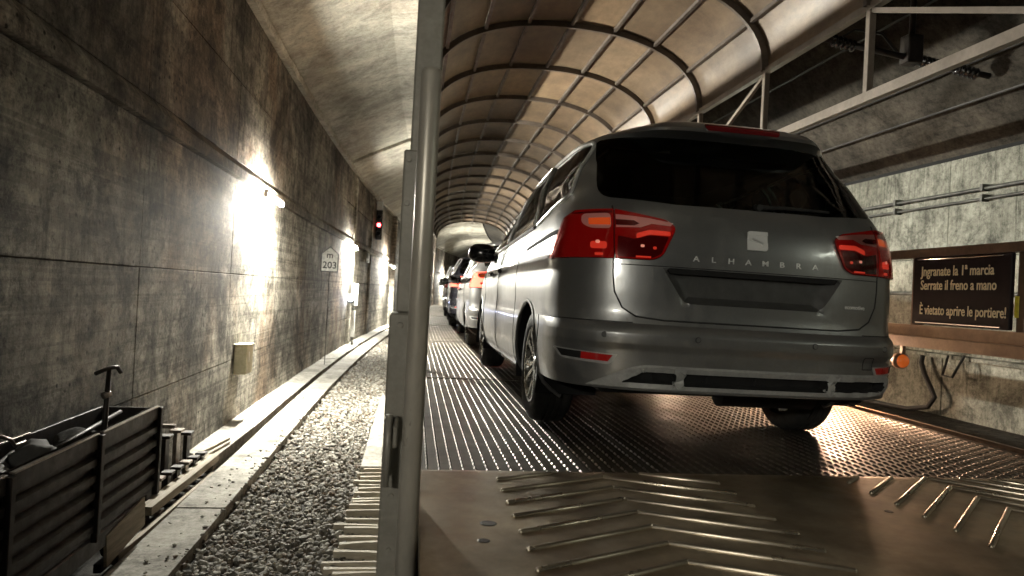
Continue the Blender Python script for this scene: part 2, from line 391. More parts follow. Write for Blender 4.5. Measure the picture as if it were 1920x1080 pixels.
# ceiling
prof_l = [(-2.42, 4.56), (-1.5, 5.04), (-.62, 5.46), (.6, 5.66), (2.2, 5.62)]
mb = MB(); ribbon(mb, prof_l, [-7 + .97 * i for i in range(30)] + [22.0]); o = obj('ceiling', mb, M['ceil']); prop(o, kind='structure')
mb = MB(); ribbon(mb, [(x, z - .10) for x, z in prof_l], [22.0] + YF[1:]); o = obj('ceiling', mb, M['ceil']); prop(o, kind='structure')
mb = MB()
vs = [(x + cx(22), 22.0, z) for x, z in prof_l] + [(x + cx(22), 22.0, z - .101) for x, z in prof_l]
mb.add(vs, [(i, i + 1, 6 + i, 5 + i) for i in range(4)]); o = obj('ceiling_step', mb, M['ceil']); prop(o, kind='structure')
prof_r = [(2.2, 5.62), (3.5, 5.15), (4.6, 4.2), (5.35, 3.40), (6.14, 2.55)]
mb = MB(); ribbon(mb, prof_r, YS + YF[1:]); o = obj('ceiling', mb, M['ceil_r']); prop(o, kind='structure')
mb = MB()
for (x, z) in ((5.62, 3.0), (5.38, 3.30), (4.9, 3.84), (4.35, 4.38)):
    mb.tube([(x - .03 + cx(y), y, z) for y in YS + YF[1:8]], .013, 5)
o = obj('ceiling_cables', mb, M['cable']); prop(o, 'black cables running lengthwise under the dark right half of the vault', 'cable', kind=None)
# right wall
rw = thing('tunnel_wall', (6.1, 8, -1.32), 'pale streaky concrete wall behind the sign board, carrying two thin conduits', 'wall')
mb = MB(); ribbon(mb, [(6.08, -1.35), (6.08, 2.7)], YS + YF[1:]); obj('wall_backing', mb, M['dark'], rw)
wall_panels(rw, 6.05, [(-1.34, .30), (.34, 1.44), (1.44, 2.56)], -5, 22, 3.0, [M['rwall']] * 3, -1, jit=.012)
wall_panels(rw, 6.05, [(-1.34, .30), (.34, 1.44), (1.44, 2.56)], 22, 60, 6.0, [M['rwall']] * 3, -1, jit=.01)
mb = MB()
ribbon(mb, [(6.07, .30), (5.96, .30), (5.96, .34), (6.07, .36)], YS + YF[1:8]); obj('wall_ledge', mb, M['rwall'], rw)
for z, r in ((2.16, .022), (2.05, .016)):
    mb = MB().tube([(5.97 + cx(y), y, z) for y in YS + YF[1:8]], r, 7); o = obj('conduit', mb, M['pipe'], rw, smooth=True)
    for y in np.arange(-4.2, 30, 1.35):
        mb = MB().box(5.93 + cx(y), y, z - .03, 6.04 + cx(y), y + .03, z + .045); obj('clip', mb, M['pipe'], o)
mb = MB().tube([(6.0 + cx(y), y, 1.03) for y in YS + YF[1:8]], .025, 6); obj('conduit', mb, M['pipe'], rw, smooth=True)
# dark cable trough and the neighbouring track at the foot of the right wall
mb = MB(); ribbon(mb, [(5.2, -1.3), (5.2, -.42), (5.24, -.38), (6.05, -.36)], YS + YF[1:8])
based('cable_trough', mb, M['soot'], 'dark sooty cable trough running along the foot of the right wall', 'trough')
mb = MB(); ribbon(mb, [(4.02, -1.30), (4.02, -.98), (4.0, -.96), (4.0, -.93), (4.07, -.93), (4.07, -.96), (4.05, -.98), (4.05, -1.30)], YS + YF[1:8])
based('track_rail', mb, M['edge_steel'], 'steel rail of the neighbouring track beside the wagon deck', 'rail')
mb = MB().tube([(5.93, 7.35, .30), (5.9, 7.33, .22), (5.88, 7.25, .1), (5.86, 7.12, -.04), (5.86, 7.05, -.14), (5.84, 7.12, -.26), (5.8, 7.4, -.33), (5.76, 7.9, -.345), (5.72, 8.8, -.345)], .028, 8)
based('hose', mb, M['cable'], 'black hose hanging down the right wall under the brown beam', 'hose', smooth=True)
mb = MB().tube([(5.92, 6.95, .34), (5.8, 6.88, .13), (5.78, 6.72, .12), (5.92, 6.72, .36)], .014, 6)
based('bracket', mb, M['cable'], 'thin black triangular bracket on the right wall beside the hose', 'bracket')
# pale kerb strip, walkway slabs, ballast
mb = MB(); y = -3.0; ks = thing('kerb_strip', (-1.7, 10, -1.3), 'pale concrete strip of flat slabs between the walkway and the gravel', 'kerb')
while y < 60:
    l = 1.55 + random.uniform(-.1, .1); p = MB(); z = -1.2 + random.uniform(-.006, .006); g_ = .008
    c0, c1 = cx(y), cx(y + l)
    xa, xb = -1.905, -1.505
    p.add([(xa + c0, y + g_, z), (xb + c0, y + g_, z), (xb + c1, y + l - g_, z), (xa + c1, y + l - g_, z), (xa + c0, y + g_, -1.32), (xb + c0, y + g_, -1.32), (xb + c1, y + l - g_, -1.32), (xa + c1, y + l - g_, -1.32)],
          [(0, 1, 2, 3), (4, 5, 1, 0), (5, 6, 2, 1), (6, 7, 3, 2), (7, 4, 0, 3)])
    obj('slab', p, M['slab'], ks); y += l
wk = thing('walkway', (-2.2, 10, -1.3), 'raised concrete walkway slabs along the foot of the stained left wall', 'walkway')
y = 7.85; first = True
while y < 60:
    l = 2.3 + random.uniform(-.3, .3); p = MB(); z = -1.175 + random.uniform(-.008, .008); g_ = .008
    c0, c1 = cx(y), cx(y + l); xa, xb = -2.385, -1.985
    p.add([(xa + c0, y + g_ + (.25 if first else 0), z), (xb + c0 - .05 * first, y + g_, z), (xb + c1, y + l - g_, z), (xa + c1, y + l - g_, z), (xa + c0, y + g_ + (.25 if first else 0), -1.31), (xb + c0 - .05 * first, y + g_, -1.31), (xb + c1, y + l - g_, -1.31), (xa + c1, y + l - g_, -1.31)],
          [(0, 1, 2, 3), (4, 5, 1, 0), (5, 6, 2, 1), (6, 7, 3, 2), (7, 4, 0, 3)])
    obj('slab', p, M['slab'], wk); y += l; first = False
pts = []
N = 44000; xs = rng.uniform(-1.52, .1, N); ys_ = 4.2 + 26 * rng.uniform(0, 1, N) ** 1.6
xs_ = xs + np.array([cx(y) for y in ys_])
zs = -1.25 + .04 * np.sin(xs * 3 + 2) + rng.uniform(-.045, .02, N)
zs -= np.clip((xs + .45) * .12, 0, .2)
keep = ~((xs < -1.46) & (rng.uniform(0, 1, N) < .8))
o = stones('gravel', np.stack([xs_, ys_, zs], 1)[keep], .016, .034, M['stone']); prop(o, 'coarse grey track gravel between the pale kerb strip and the wagon', 'gravel', kind='stuff')
mb = MB(); ribbon(mb, [(-1.5, -1.30), (-1.2, -1.29), (-.5, -1.29), (.2, -1.31)], YS + YF[1:9]); o = obj('ballast_bed', mb, M['soot']); prop(o, kind='structure')
N = 5000; xs = rng.uniform(3.5, 5.2, N); ys_ = rng.uniform(1.5, 14, N)
o = stones('ballast', np.stack([xs + np.array([cx(y) for y in ys_]), ys_, np.full(N, -1.29) + rng.uniform(-.03, .03, N)], 1), .025, .05, M['stone']); prop(o, 'dark ballast of the neighbouring track right of the deck', 'gravel', kind='stuff')
N = 200; xs = -1.5 - .4 * rng.uniform(0, 1, N) ** 2.2; ys_ = rng.uniform(4, 13, N)
o = stones('grit', np.stack([xs, ys_, np.full(N, -1.192)], 1), .004, .02, M['stone'], .6); prop(o, 'small stone chips scattered on the pale kerb strip', 'grit', kind='stuff')
# row of pale boards beside the wagon
sl = thing('board_walk', (-.35, 6, -1.3), 'row of thin pale boards laid edge up beside the gravel next to the wagon', 'boards')
y = 3.9; i = 0
while y < 7.5:
    p = MB(); xl = -.49 + .012 * math.sin(i * 2.3) + random.uniform(-.05, .05) + .05 * (y - 5) * .3; xr = -.03 + random.uniform(-.03, .01)
    th = random.uniform(.035, .055); zt = -1.165 + random.uniform(-.012, .012); sk = random.uniform(-.025, .025); s2 = random.uniform(-.01, .01)
    xm = (xl + xr) / 2; q = []
    for x, dy in ((xl, sk), (xm, s2), (xr, -sk)):
        q += [(x, y + dy, zt - .10), (x, y + th + dy, zt - .10), (x, y + th + dy, zt), (x, y + dy, zt + (.006 if x == xm else 0))]
    p.add(q, [(0, 1, 2, 3), (8, 11, 10, 9)] + [(a * 4 + b, a * 4 + (b + 1) % 4, a * 4 + 4 + (b + 1) % 4, a * 4 + 4 + b) for a in (0, 1) for b in range(4)])
    obj('board', p, M['slat'], sl, fix=True)
    y += .135 + random.uniform(-.02, .025) + (.06 if i in (9, 14) else 0); i += 1
mb = MB().bbox(-.46, 7.55, -1.3, .0, 12.5, -1.15, .01); obj('end_slab', mb, M['slab'], sl)

# ------------------------------------------------------------------ lamps along the walls
def wall_lamp(x, y, z, side, label, ln=1.15, m='tube', grp='fluorescent wall lamps'):
    t_ = thing('wall_lamp', (x, y, z), label, 'lamp', grp)
    s = side
    obj('housing', MB().bbox(min(x + s * .17, x + s * .23), y - ln / 2 - .04, z + .04, max(x + s * .17, x + s * .23), y + ln / 2 + .04, z + .085, .006), M['skyline_white'], t_)
    for e in (-1, 1):
        obj('end_cap', MB().bbox(min(x + s * .165, x + s * .235), y + e * (ln / 2 + .02) - .015, z - .03, max(x + s * .165, x + s * .235), y + e * (ln / 2 + .02) + .015, z + .041, .004), M['skyline_white'], t_)
    for yb in (y - ln * .3, y + ln * .3): obj('bracket', MB().bbox(min(x - s * .02, x + s * .15), yb - .02, z + .05, max(x - s * .02, x + s * .168), yb + .02, z + .075, .003), M['pipe'], t_)
    obj('tube', MB().tube([(x + s * .20, y - ln / 2, z), (x + s * .20, y + ln / 2, z)], .024, 10), M[m], t_, smooth=True)
    return t_
wall_lamp(-2.36, 10.95, 2.0, 1, 'lit fluorescent lamp under the ledge, nearest on the stained left wall')
wall_lamp(-2.37 + cx(22.3), 22.9, 1.98, 1, 'lit fluorescent lamp beside the house shaped m 203 post')
wall_lamp(-2.1 + cx(33.5), 34.2, 1.75, 1, 'lit fluorescent lamp below the red signal, farthest on the left wall')
wall_lamp(-2.36, -3.3, 1.9, 1, 'fluorescent lamp on the left wall behind the camera', m='tube_dim')
for y, w_ in ((44, 'first beyond the red signal'), (54, 'second beyond the red signal'), (66, 'third beyond the red signal')):
    wall_lamp(-2.05 + cx(y), y, 1.9, 1, f'small lit lamp on the far left wall, {w_}')
wall_lamp(5.84 + cx(11.3), 11.3, 2.42, -1, 'fluorescent lamp high on the right wall hidden behind the silver grey car', m='tube_right')  # hidden from the camera; lights the right wall
wall_lamp(5.84, -.6, 2.42, -1, 'fluorescent lamp high on the right wall behind the camera', m='tube_right')
for y, w_ in ((40, 'nearest'), (52, 'middle'), (68, 'farthest')): wall_lamp(6.0 + cx(y), y, 2.42, -1, f'{w_} of the small lamps on the far right wall beyond the parked cars', m='tube_right')

# ------------------------------------------------------------------ the car carrying wagon
wg = thing('car_transport_wagon', (1.8, 12, -.6), 'long steel car carrying wagon with ribbed deck, brown side rail and arched canopy', 'rail wagon')
YW = [2.4, 5, 8, 11, 14, 17, 20, 23, 26, 29, 32, 34.5]
mb = MB(); ribbon(mb, [(.06, -.12), (.06, 0), (3.55, 0), (3.55, -.12)], YW); mb.add([(.06, 2.4, 0), (3.55, 2.4, 0), (3.55, 2.4, -.12), (.06, 2.4, -.12)], [(0, 1, 2, 3)])
deck = obj('deck', mb, M['deck'], wg)
# raised tread: rows of long lozenges, drawn out into ribs further away
def tread():
    px, py = .0525, .064; X = np.arange(.10, 3.50, px); V = []; F = []
    xs_, ys2 = [], []
    for i, x in enumerate(X):
        for y in np.arange(2.83 + (py / 2 if i % 2 else 0), 10.0, py): xs_.append(x); ys2.append(y)
    xs_ = np.array(xs_); ys2 = np.array(ys2); n = len(xs_)
    base = np.array([(-.006, .012, 0), (0, 0, 0), (.006, .012, 0), (.006, .046, 0), (0, .058, 0), (-.006, .046, 0), (0, .014, .0065), (0, .044, .0065)])
    fc = [(0, 1, 6), (1, 2, 6), (2, 3, 7, 6), (3, 4, 7), (4, 5, 7), (5, 0, 6, 7)]
    for k in range(n):
        bx = xs_[k] + cx(ys2[k]); o = len(V)
        V += [(bx + b[0], ys2[k] + b[1], .001 + b[2]) for b in base]; F += [tuple(i + o for i in f) for f in fc]
    for x in X:
        yy = [10.0 + 2 * i for i in range(13)]; o = len(V)
        for y in yy: V += [(x - .006 + cx(y), y, .001), (x + cx(y), y, .005), (x + .006 + cx(y), y, .001)]
        for i in range(len(yy) - 1):
            a = o + i * 3; F += [(a, a + 1, a + 4, a + 3), (a + 1, a + 2, a + 5, a + 4)]
    m_ = MB(); m_.v = V; m_.f = F; return m_
o = obj('tread_pattern', tread(), M['tread'], deck); o['kind'] = 'stuff'
for y in (6.1, 10.4, 15, 20, 25, 30):
    mb = MB().box(.07 + cx(y), y, -.01, 3.54 + cx(y), y + .035, .0085); obj('deck_seam', mb, M['deck'], deck)
for sx in (0, 1):
    X0 = .0 if sx == 0 else 3.55
    mb = MB(); ribbon(mb, [(X0 + .1, -.02), (X0, -.02), (X0, -.13), (X0 + .03, -.14), (X0 + .03, -.50), (X0 - .02, -.52), (X0 - .02, -.58), (X0 + .1, -.58)] if sx == 0 else [(X0 - .002, .025), (X0 + .03, .025), (X0 + .03, -.13), (X0, -.14), (X0, -.50), (X0 + .04, -.52), (X0 + .04, -.58), (X0 - .1, -.58)], YW)
    obj('side_sill', mb, M['rust'], wg)
# right side rail
def along(z0, z1, x0, x1, mat, name, y0=1.2, parent=None):
    ys3 = [y0] + [y for y in YW if y > y0]; mb = MB(); pr = [(x0, z0), (x0, z1), (x1, z1), (x1, z0), (x0, z0)]
    ribbon(mb, pr, ys3); mb.add([(x + cx(y0), y0, z) for x, z in pr[:4]], [(0, 1, 2, 3)]); return obj(name, mb, mat, parent or wg)
along(1.185, 1.245, 3.54, 3.61, M['rust'], 'top_rail')
bmz = along(.625, .705, 3.545, 3.66, M['rail_brown'], 'side_beam')
along(.548, .624, 3.515, 3.66, M['rail_brown'], 'side_beam', parent=wg)
along(-.30, -.10, 3.60, 3.66, M['rust'], 'lower_beam')
for y in (3.665, 4.555, 6.2, 8, 10, 12, 14):
    mb = MB().bbox(3.585 + cx(y), y - .03, .70, 3.645 + cx(y), y + .03, 1.19, .005); po = obj('rail_post', mb, M['rust'], wg)
    if y > 6: mb = MB().bbox(3.60 + cx(y), y - .04, -.1, 3.65 + cx(y), y + .04, .545, .005); obj('rail_post', mb, M['rust'], wg)
for y in (6.2, 8, 10, 12, 14, 16, 20): pass
# left side rail (almost edge on)
for z0, z1 in ((1.19, 1.24), (.56, .70)): along(z0, z1, -.02, .03, M['rust'], 'side_beam', 5.0)
# canopy: ribs, purlins and sheets over a light truss
BAY = 1.69; Y0 = 5.15 - 2 * BAY; NB = 19; XC, A, B_, ZB, EN = 1.80, 1.75, .955, 3.25, 2.25
def arch(t, out=0.):                       # t from 0 (left) to 1 (right)
    a = math.pi * (1 - t); c, s = math.cos(a), math.sin(a)
    return XC + (A + out) * math.copysign(abs(c) ** (2 / EN), c), ZB + (B_ + out) * abs(s) ** (2 / EN)
# equal arc steps
tt = np.linspace(0, 1, 400); P_ = np.array([arch(t) for t in tt]); L_ = np.concatenate([[0], np.cumsum(np.hypot(*np.diff(P_, axis=0).T))]); 
def arcs(k): return float(np.interp(k * L_[-1], L_, tt))
eave = MB()
for X in (XC - A, XC + A):
    ribbon(eave, [(X - .03, ZB - .03), (X - .03, ZB + .03), (X + .03, ZB + .03), (X + .03, ZB - .03), (X - .03, ZB - .03)], [Y0 + BAY * i for i in range(NB + 1)])
canopy = obj('canopy', eave, M['truss'], wg)
NPU = 8
for i in range(NB + 1):
    y = Y0 + BAY * i; mb = MB(); n = 40; vs = []
    for k in range(n + 1):
        t = arcs(k / n); x0, z0 = arch(t, -.06); x1, z1 = arch(t, .012)
        for (x, z), dy in (((x0, z0), -.022), ((x0, z0), .022), ((x1, z1), .022), ((x1, z1), -.022)): vs.append((x + cx(y), y + dy, z))
    mb.add(vs, [(k * 4 + q, k * 4 + (q + 1) % 4, k * 4 + 4 + (q + 1) % 4, k * 4 + 4 + q) for k in range(n) for q in range(4)])
    obj('canopy_rib', mb, M['rib'], canopy, fix=True)
for k in range(1, NPU):
    t = arcs(k / NPU); x, z = arch(t, -.012); mb = MB(); w = .02
    ribbon(mb, [(x - w, z - w), (x - w, z + w), (x + w, z + w), (x + w, z - w), (x - w, z - w)], [Y0 + BAY * i for i in range(NB + 1)])
    obj('purlin', mb, M['rib'], canopy)
for i in range(NB):
    for k in range(NPU):
        mb = MB(); ns, ny = 4, 3; vs = []
        ya, yb = Y0 + BAY * i + .004, Y0 + BAY * (i + 1) - .004; sag = random.uniform(.0, .012); off = .016 + random.uniform(-.002, .002)
        for a in range(ny + 1):
            y = ya + (yb - ya) * a / ny
            for b in range(ns + 1):
                t = arcs((k + .004 + .992 * b / ns) / NPU); bulge = sag * math.sin(math.pi * a / ny) * math.sin(math.pi * b / ns)
                x, z = arch(t, off + bulge); vs.append((x + cx(y), y, z))
        n = ns + 1; mb.add(vs, [(a * n + b, a * n + b + 1, a * n + n + b + 1, a * n + n + b) for a in range(ny) for b in range(ns)])
        obj('canopy_sheet', mb, M['rust'] if k == 0 else M['panel'], canopy, smooth=True)  # dark colour on the left strip paints its shade, facing away from light
tr = MB()
for X in (.045, 3.55):
    ribbon(tr, [(X - .03, 2.47), (X - .03, 2.55), (X + .03, 2.55), (X + .03, 2.47), (X - .03, 2.47)], [Y0 + BAY * i for i in range(NB + 1)])
truss = obj('side_truss', tr, M['truss'], wg)
for X in (.045, 3.55):
    for i in range(NB + 1):
        y = Y0 + BAY * i; c = cx(y)
        mb = MB().bbox(X - .028 + c, y - .028, 2.55, X + .028 + c, y + .028, ZB - .03, .004); obj('truss_post', mb, M['truss'], truss)
        if i < NB and i % 2:
            a, b = ((y, ZB - .04), (y + BAY, 2.56)) if i % 4 == 3 else ((y, 2.56), (y + BAY, ZB - .04))
            mb = MB().beam((X + c, a[0] + .03, a[1]), (X + cx(y + BAY), b[0] - .03, b[1]), .035, .04); obj('truss_brace', mb, M['truss'], truss)
        if i % 4 == 3:
            mb = MB().bbox(X - .035 + c, y - .035, -.02 if X < 1 else .0, X + .035 + c, y + .035, 2.47, .005); obj('support_post', mb, M['truss'], truss)
# end post beside the gap between two wagons
ep = MB().bbox(-.033, 2.26, 1.0, .054, 2.36, ZB - .03, .006); post = obj('end_post', ep, M['post'], wg)
mb = MB().bbox(-.052, 2.24, .70, .050, 2.375, 1.222, .006); obj('post_sleeve', mb, M['post'], post)
mb = MB().bbox(-.070, 2.22, -.55, .048, 2.39, .698, .006); obj('post_sleeve', mb, M['post'], post)
for z, xx in ((1.19, 0), (1.05, 0), (.66, 0), (.12, 0), (-.05, 0)):
    yb = 2.24 if z > .7 else 2.22
    obj('bolt', MB().lathe([(0, .0), (-.006, .0), (-.006, .009), (0, .0105)][1:], 6, 'y', (-.035, yb, z)), M['post'], post)
# the wagon's own warm lamp at the far right corner of the car; the second is an added fill for the canopy
for yw, w_ in ((7.75, 'beside the silver grey car'), (11.3, 'beside the pale silver car, added as fill for the canopy')):
    wl = thing('wagon_or_fill_lamp', (3.05 + cx(yw), yw, .0), f'low warm deck lamp on the wagon floor, hidden {w_}', 'lamp', 'warm deck lamp and added fill lamp on the wagon floor')
    xw = 3.04 + cx(yw)
    obj('housing', MB().bbox(xw - .06, yw - .33, .365, xw + .06, yw + .33, .41, .008), M['rust'], wl)
    obj('bulb_or_glint', MB().tube([(xw, yw - .3, .325), (xw, yw + .3, .325)], .03, 10), M['warm'], wl, smooth=True)
    for yl in (yw - .32, yw + .31): obj('bracket', MB().bbox(xw - .05, yl - .01, .008, xw + .05, yl + .01, .366, .003), M['rust'], wl)
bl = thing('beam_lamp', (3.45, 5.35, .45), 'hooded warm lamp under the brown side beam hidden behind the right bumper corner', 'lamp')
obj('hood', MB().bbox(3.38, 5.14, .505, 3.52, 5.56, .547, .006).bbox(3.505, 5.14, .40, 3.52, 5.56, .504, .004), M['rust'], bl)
obj('bulb_or_glint', MB().tube([(3.45, 5.18, .475), (3.45, 5.52, .475)], .022, 10), M['warm2'], bl, smooth=True)
ml = thing('marker_lamp', (3.60, 4.67, .43), 'small round orange marker lamp under the brown beam beside the car bumper', 'lamp')
obj('housing', MB().lathe([(0, .0), (0, .056), (.05, .058), (.055, .048)], 20, 'y', (3.60, 4.66, .43)), M['rust'], ml, smooth=True)
obj('lens', MB().lathe([(.001, .05), (-.012, .047), (-.024, .036), (-.031, .02), (-.033, .0)], 20, 'y', (3.60, 4.66, .43)), M['amber_lens'], ml, smooth=True)
obj('arm', MB().bbox(3.60, 4.67, .47, 3.63, 4.70, .549, .004), M['rust'], ml)

# ------------------------------------------------------------------ bridging plate and gate pole
bp = thing('bridging_plate', (1.8, 1.4, .03), 'worn brown steel bridging plate with chevron rows of raised beads in front of the deck', 'ramp plate')
mb = MB(); pr = [(.2, .058), (2.76, .060), (2.80, .056), (2.835, .012), (2.835, .009), (.2, .009)]
mb.add([(.055, y, z) for y, z in pr] + [(3.50, y, z) for y, z in pr], [(i, i + 1, 7 + i, 6 + i) for i in range(5)] + [tuple(range(6))[::-1], tuple(range(6, 12))])
obj('plate', mb, M['plate'], bp, fix=True)
def bead(a, b, r=.0092):
    a, b = Vector((a[0], a[1], .0605)), Vector((b[0], b[1], .0605)); d = (b - a).normalized(); mb = MB()
    mb.tube([a - d * r * .8, a - d * r * .3, a, b, b + d * r * .3, b + d * r * .8], [r * .35, r * .85, r, r, r * .85, r * .35], 10)
    obj('bead', mb, M['bead'], bp, smooth=True)
EDGE = 2.765
def cl(a, b):                                           # stop at the plate's edge
    if b[1] <= EDGE: return a, b
    k = (EDGE - a[1]) / (b[1] - a[1]); return a, (a[0] + (b[0] - a[0]) * k, EDGE)
for i in range(-2, 13):
    ya = 2.70 - .1445 * i
    l = (.36, ya - .195)
    if l[1] < EDGE: bead(*cl(l, (.785, ya)))
    r_ = (1.25, ya - .21)
    if r_[1] < EDGE: bead(*cl(r_, (.795, ya)))
for i in range(-2, 13):
    ya = 2.77 - .1445 * i; l = (1.845, ya - .385); r_ = (2.71, ya - .40)
    if l[1] < EDGE: bead(*cl(l, (2.275, ya)))
    if r_[1] < EDGE: bead(*cl(r_, (2.285, ya)))
for x, y, s in ((.27, 2.15, 1), (.24, 2.0, .7), (2.55, 2.2, .6), (1.75, 2.3, .6)):
    mb = MB().lathe([(0, 0), (.0006, .022 * s), (-.001, .028 * s)], 12, 'z', (x, y, .0605)); obj('rust_blister', mb, M['darksteel'], bp)
gp = thing('gate_pole', (.02, 2.0, -.9), 'round grey steel pole standing upright at the left edge of the bridging plate', 'pole')
obj('tube', MB().tube([(.02, 2.0, -.9), (.02, 2.0, 1.395), (.02, 2.0, 1.408)], [.0295, .0295, .026], 28), M['pole'], gp, smooth=True)
lt = thing('gate_latch', (-.03, 2.15, .2), 'small steel latch with a flat hook clamped to the grey post beside the pole', 'latch')
obj('back_plate', MB().bbox(-.066, 2.165, .20, -.040, 2.219, .375, .004), M['post'], lt)
obj('hook', MB().bbox(-.036, 2.05, .31, -.024, 2.218, .372, .003), M['post'], lt)
obj('pin', MB().tube([(-.052, 2.15, .17), (-.052, 2.15, .39)], .010, 10), M['post'], lt, smooth=True)

# ------------------------------------------------------------------ signs
sb = thing('sign_board', (3.56, 4.11, .70), 'black board with cream Italian driving instructions on the brown side rail', 'sign')
obj('board', MB().bbox(3.545, 3.70, .712, 3.575, 4.52, 1.183, .004), M['signblack'], sb)
for z0 in (.722, 1.166):
    obj('edge_strip', MB().bbox(3.539, 3.76, z0, 3.5445, 4.48, z0 + .008, .001), M['chrome'], sb)
mtx = Matrix(((0, 0, -1, 0), (-1, 0, 0, 0), (0, 1, 0, 0), (0, 0, 0, 1)))
for body, z, ys4, ye in (('Jngranate la 1ª marcia', 1.052, 4.447, 3.822), ('Serrate il freno a mano', .956, 4.442, 3.80), ('È vietato aprire le portiere!', .785, 4.442, 3.722)):
    me, w = text_mesh(body, .094, .0012, .0012)
    k = (ys4 - ye) / w
    for v in me.vertices: v.co.x *= k
    me.transform(Matrix.Translation(Vector((3.5432, ys4, z)) - root_off(sb)) @ mtx); me.materials.append(M['signtext']); inst('lettering', me, sb)
tg = MB().bbox(3.577, 3.672, .79, 3.584, 3.70, .92, .002); based('yellow_tag', tg, M['yellow'], 'small yellow tag on the rail post beside the black sign board', 'tag')
ds = thing('distance_post', (-2.03, 17.2, -1.2), 'white house shaped sign with m 203 on a thin post against the left wall', 'sign')
c = -2.16; w = .205; z0, z1, zt = 1.06, 1.50, 1.68
def house(s, y0, y1):
    q = [(c - w * s, z0 + w * (1 - s)), (c + w * s, z0 + w * (1 - s)), (c + w * s, z1), (c, zt - w * (1 - s) * 1.3), (c - w * s, z1)]
    return MB().add([(x + .13, y0, z) for x, z in q] + [(x + .13, y1, z) for x, z in q], [(0, 1, 2, 3, 4), (9, 8, 7, 6, 5)] + [(i, (i + 1) % 5, 5 + (i + 1) % 5, 5 + i) for i in range(5)])
obj('border', house(1., 17.20, 17.23), M['ink'], ds, fix=True)
obj('face', house(.90, 17.19, 17.199), M['skyline_white'], ds, fix=True)
obj('post', MB().tube([(-2.03, 17.25, -1.18), (-2.03, 17.25, 1.4)], .009, 8), M['darksteel'], ds, smooth=True)
mt2 = Matrix(((1, 0, 0, 0), (0, 0, -1, 0), (0, 1, 0, 0), (0, 0, 0, 1)))
for body, sz, z in (('m', .21, 1.40), ('203', .23, 1.15)):
    me, w_ = text_mesh(body, sz, .001, .003); me.transform(Matrix.Translation(Vector((-2.03 - w_ / 2, 17.188, z)) - root_off(ds)) @ mt2); me.materials.append(M['ink']); inst('lettering', me, ds)
# signals and boxes along the left wall
y = 30.; c = cx(y)
sg = thing('railway_signal', (-1.58, 30, 2.8), 'black hanging signal head showing red with a white box on top', 'signal')
obj('head', MB().bbox(-1.72, 30, 2.75, -1.46, 30.22, 4.02, .03), M['blackgloss'], sg)
for z, m in ((3.72, 'dark'), (3.38, 'red_sig'), (3.02, 'dark')):
    obj('lens', MB().lathe([(-.012, 0), (-.012, .07), (0, .08)], 20, 'y', (-1.59, 29.998, z)), M[m], sg)
    obj('hood', MB().lathe([(-.16, .095), (0, .095)], 18, 'y', (-1.59, 29.998, z)), M['black'], sg, smooth=True)
obj('top_box', MB().bbox(-1.71, 30.02, 4.04, -1.47, 30.2, 4.38, .01), M['skyline_white'], sg)
obj('bracket', MB().beam((-1.85, 30.1, 4.30), (-1.70, 30.1, 4.2), .05, .05).tube([(-2.0, 28.0, 4.55), (-1.72, 30.08, 4.28)], .03, 8), M['pipe'], sg)
dw = thing('dwarf_signal', (-1.95, 23.15, -1.2), 'low signal with white boards and a glowing bluish lamp by the wall', 'signal')
obj('post', MB().tube([(-1.90, 23.25, -1.2), (-1.90, 23.25, .7)], .03, 8), M['pipe'], dw, smooth=True)
obj('board', MB().bbox(-1.97, 23.19, .10, -1.78, 23.212, .82, .004), M['skyline_white'], dw)
obj('lower_board', MB().bbox(-1.96, 23.19, -.92, -1.83, 23.212, -.06, .004), M['skyline_white'], dw)
obj('lamp_body', MB().bbox(-2.08, 22.93, .18, -1.88, 23.15, .48, .02), M['pipe'], dw)
obj('lamp_lens', MB().lathe([(-.03, 0), (-.02, .06), (0, .085)], 16, 'y', (-1.99, 22.928, .34)), M['tube_blue'], dw, smooth=True)
jb = thing('junction_box', (-1.95, 27.6, 1.75), 'grey junction box and floodlight bracket standing out from the left wall', 'box')
obj('box', MB().bbox(-2.12, 27.7, 1.68, -1.78, 27.9, 2.05, .01), M['trimgrey'], jb)
obj('arm', MB().tube([(-2.28, 26.6, 2.35), (-1.75, 27.7, 2.05), (-1.52, 28.3, 1.98)], .035, 8), M['post'], jb, smooth=True)
for x, z in ((-2.02, 1.92), (-1.86, 1.80)): obj('cap', MB().lathe([(-.03, 0), (-.03, .045), (0, .05)], 12, 'y', (x, 27.698, z)), M['skyline_white'], jb)
cbx = thing('wall_box', (-2.29, 10.1, -.53), 'small cream metal box with bent lid fixed low on the left wall', 'box')
obj('case', MB().bbox(-2.375, 9.92, -.53, -2.205, 10.28, -.135, .008), M['boxcream'], cbx)
obj('lid', MB().beam((-2.29, 9.885, -.118), (-2.29, 10.31, -.128), .205, .012), M['boxcream'], cbx)
obj('vent', MB().bbox(-2.203, 10.02, -.36, -2.199, 10.06, -.22, .001), M['skyline_white'], cbx)
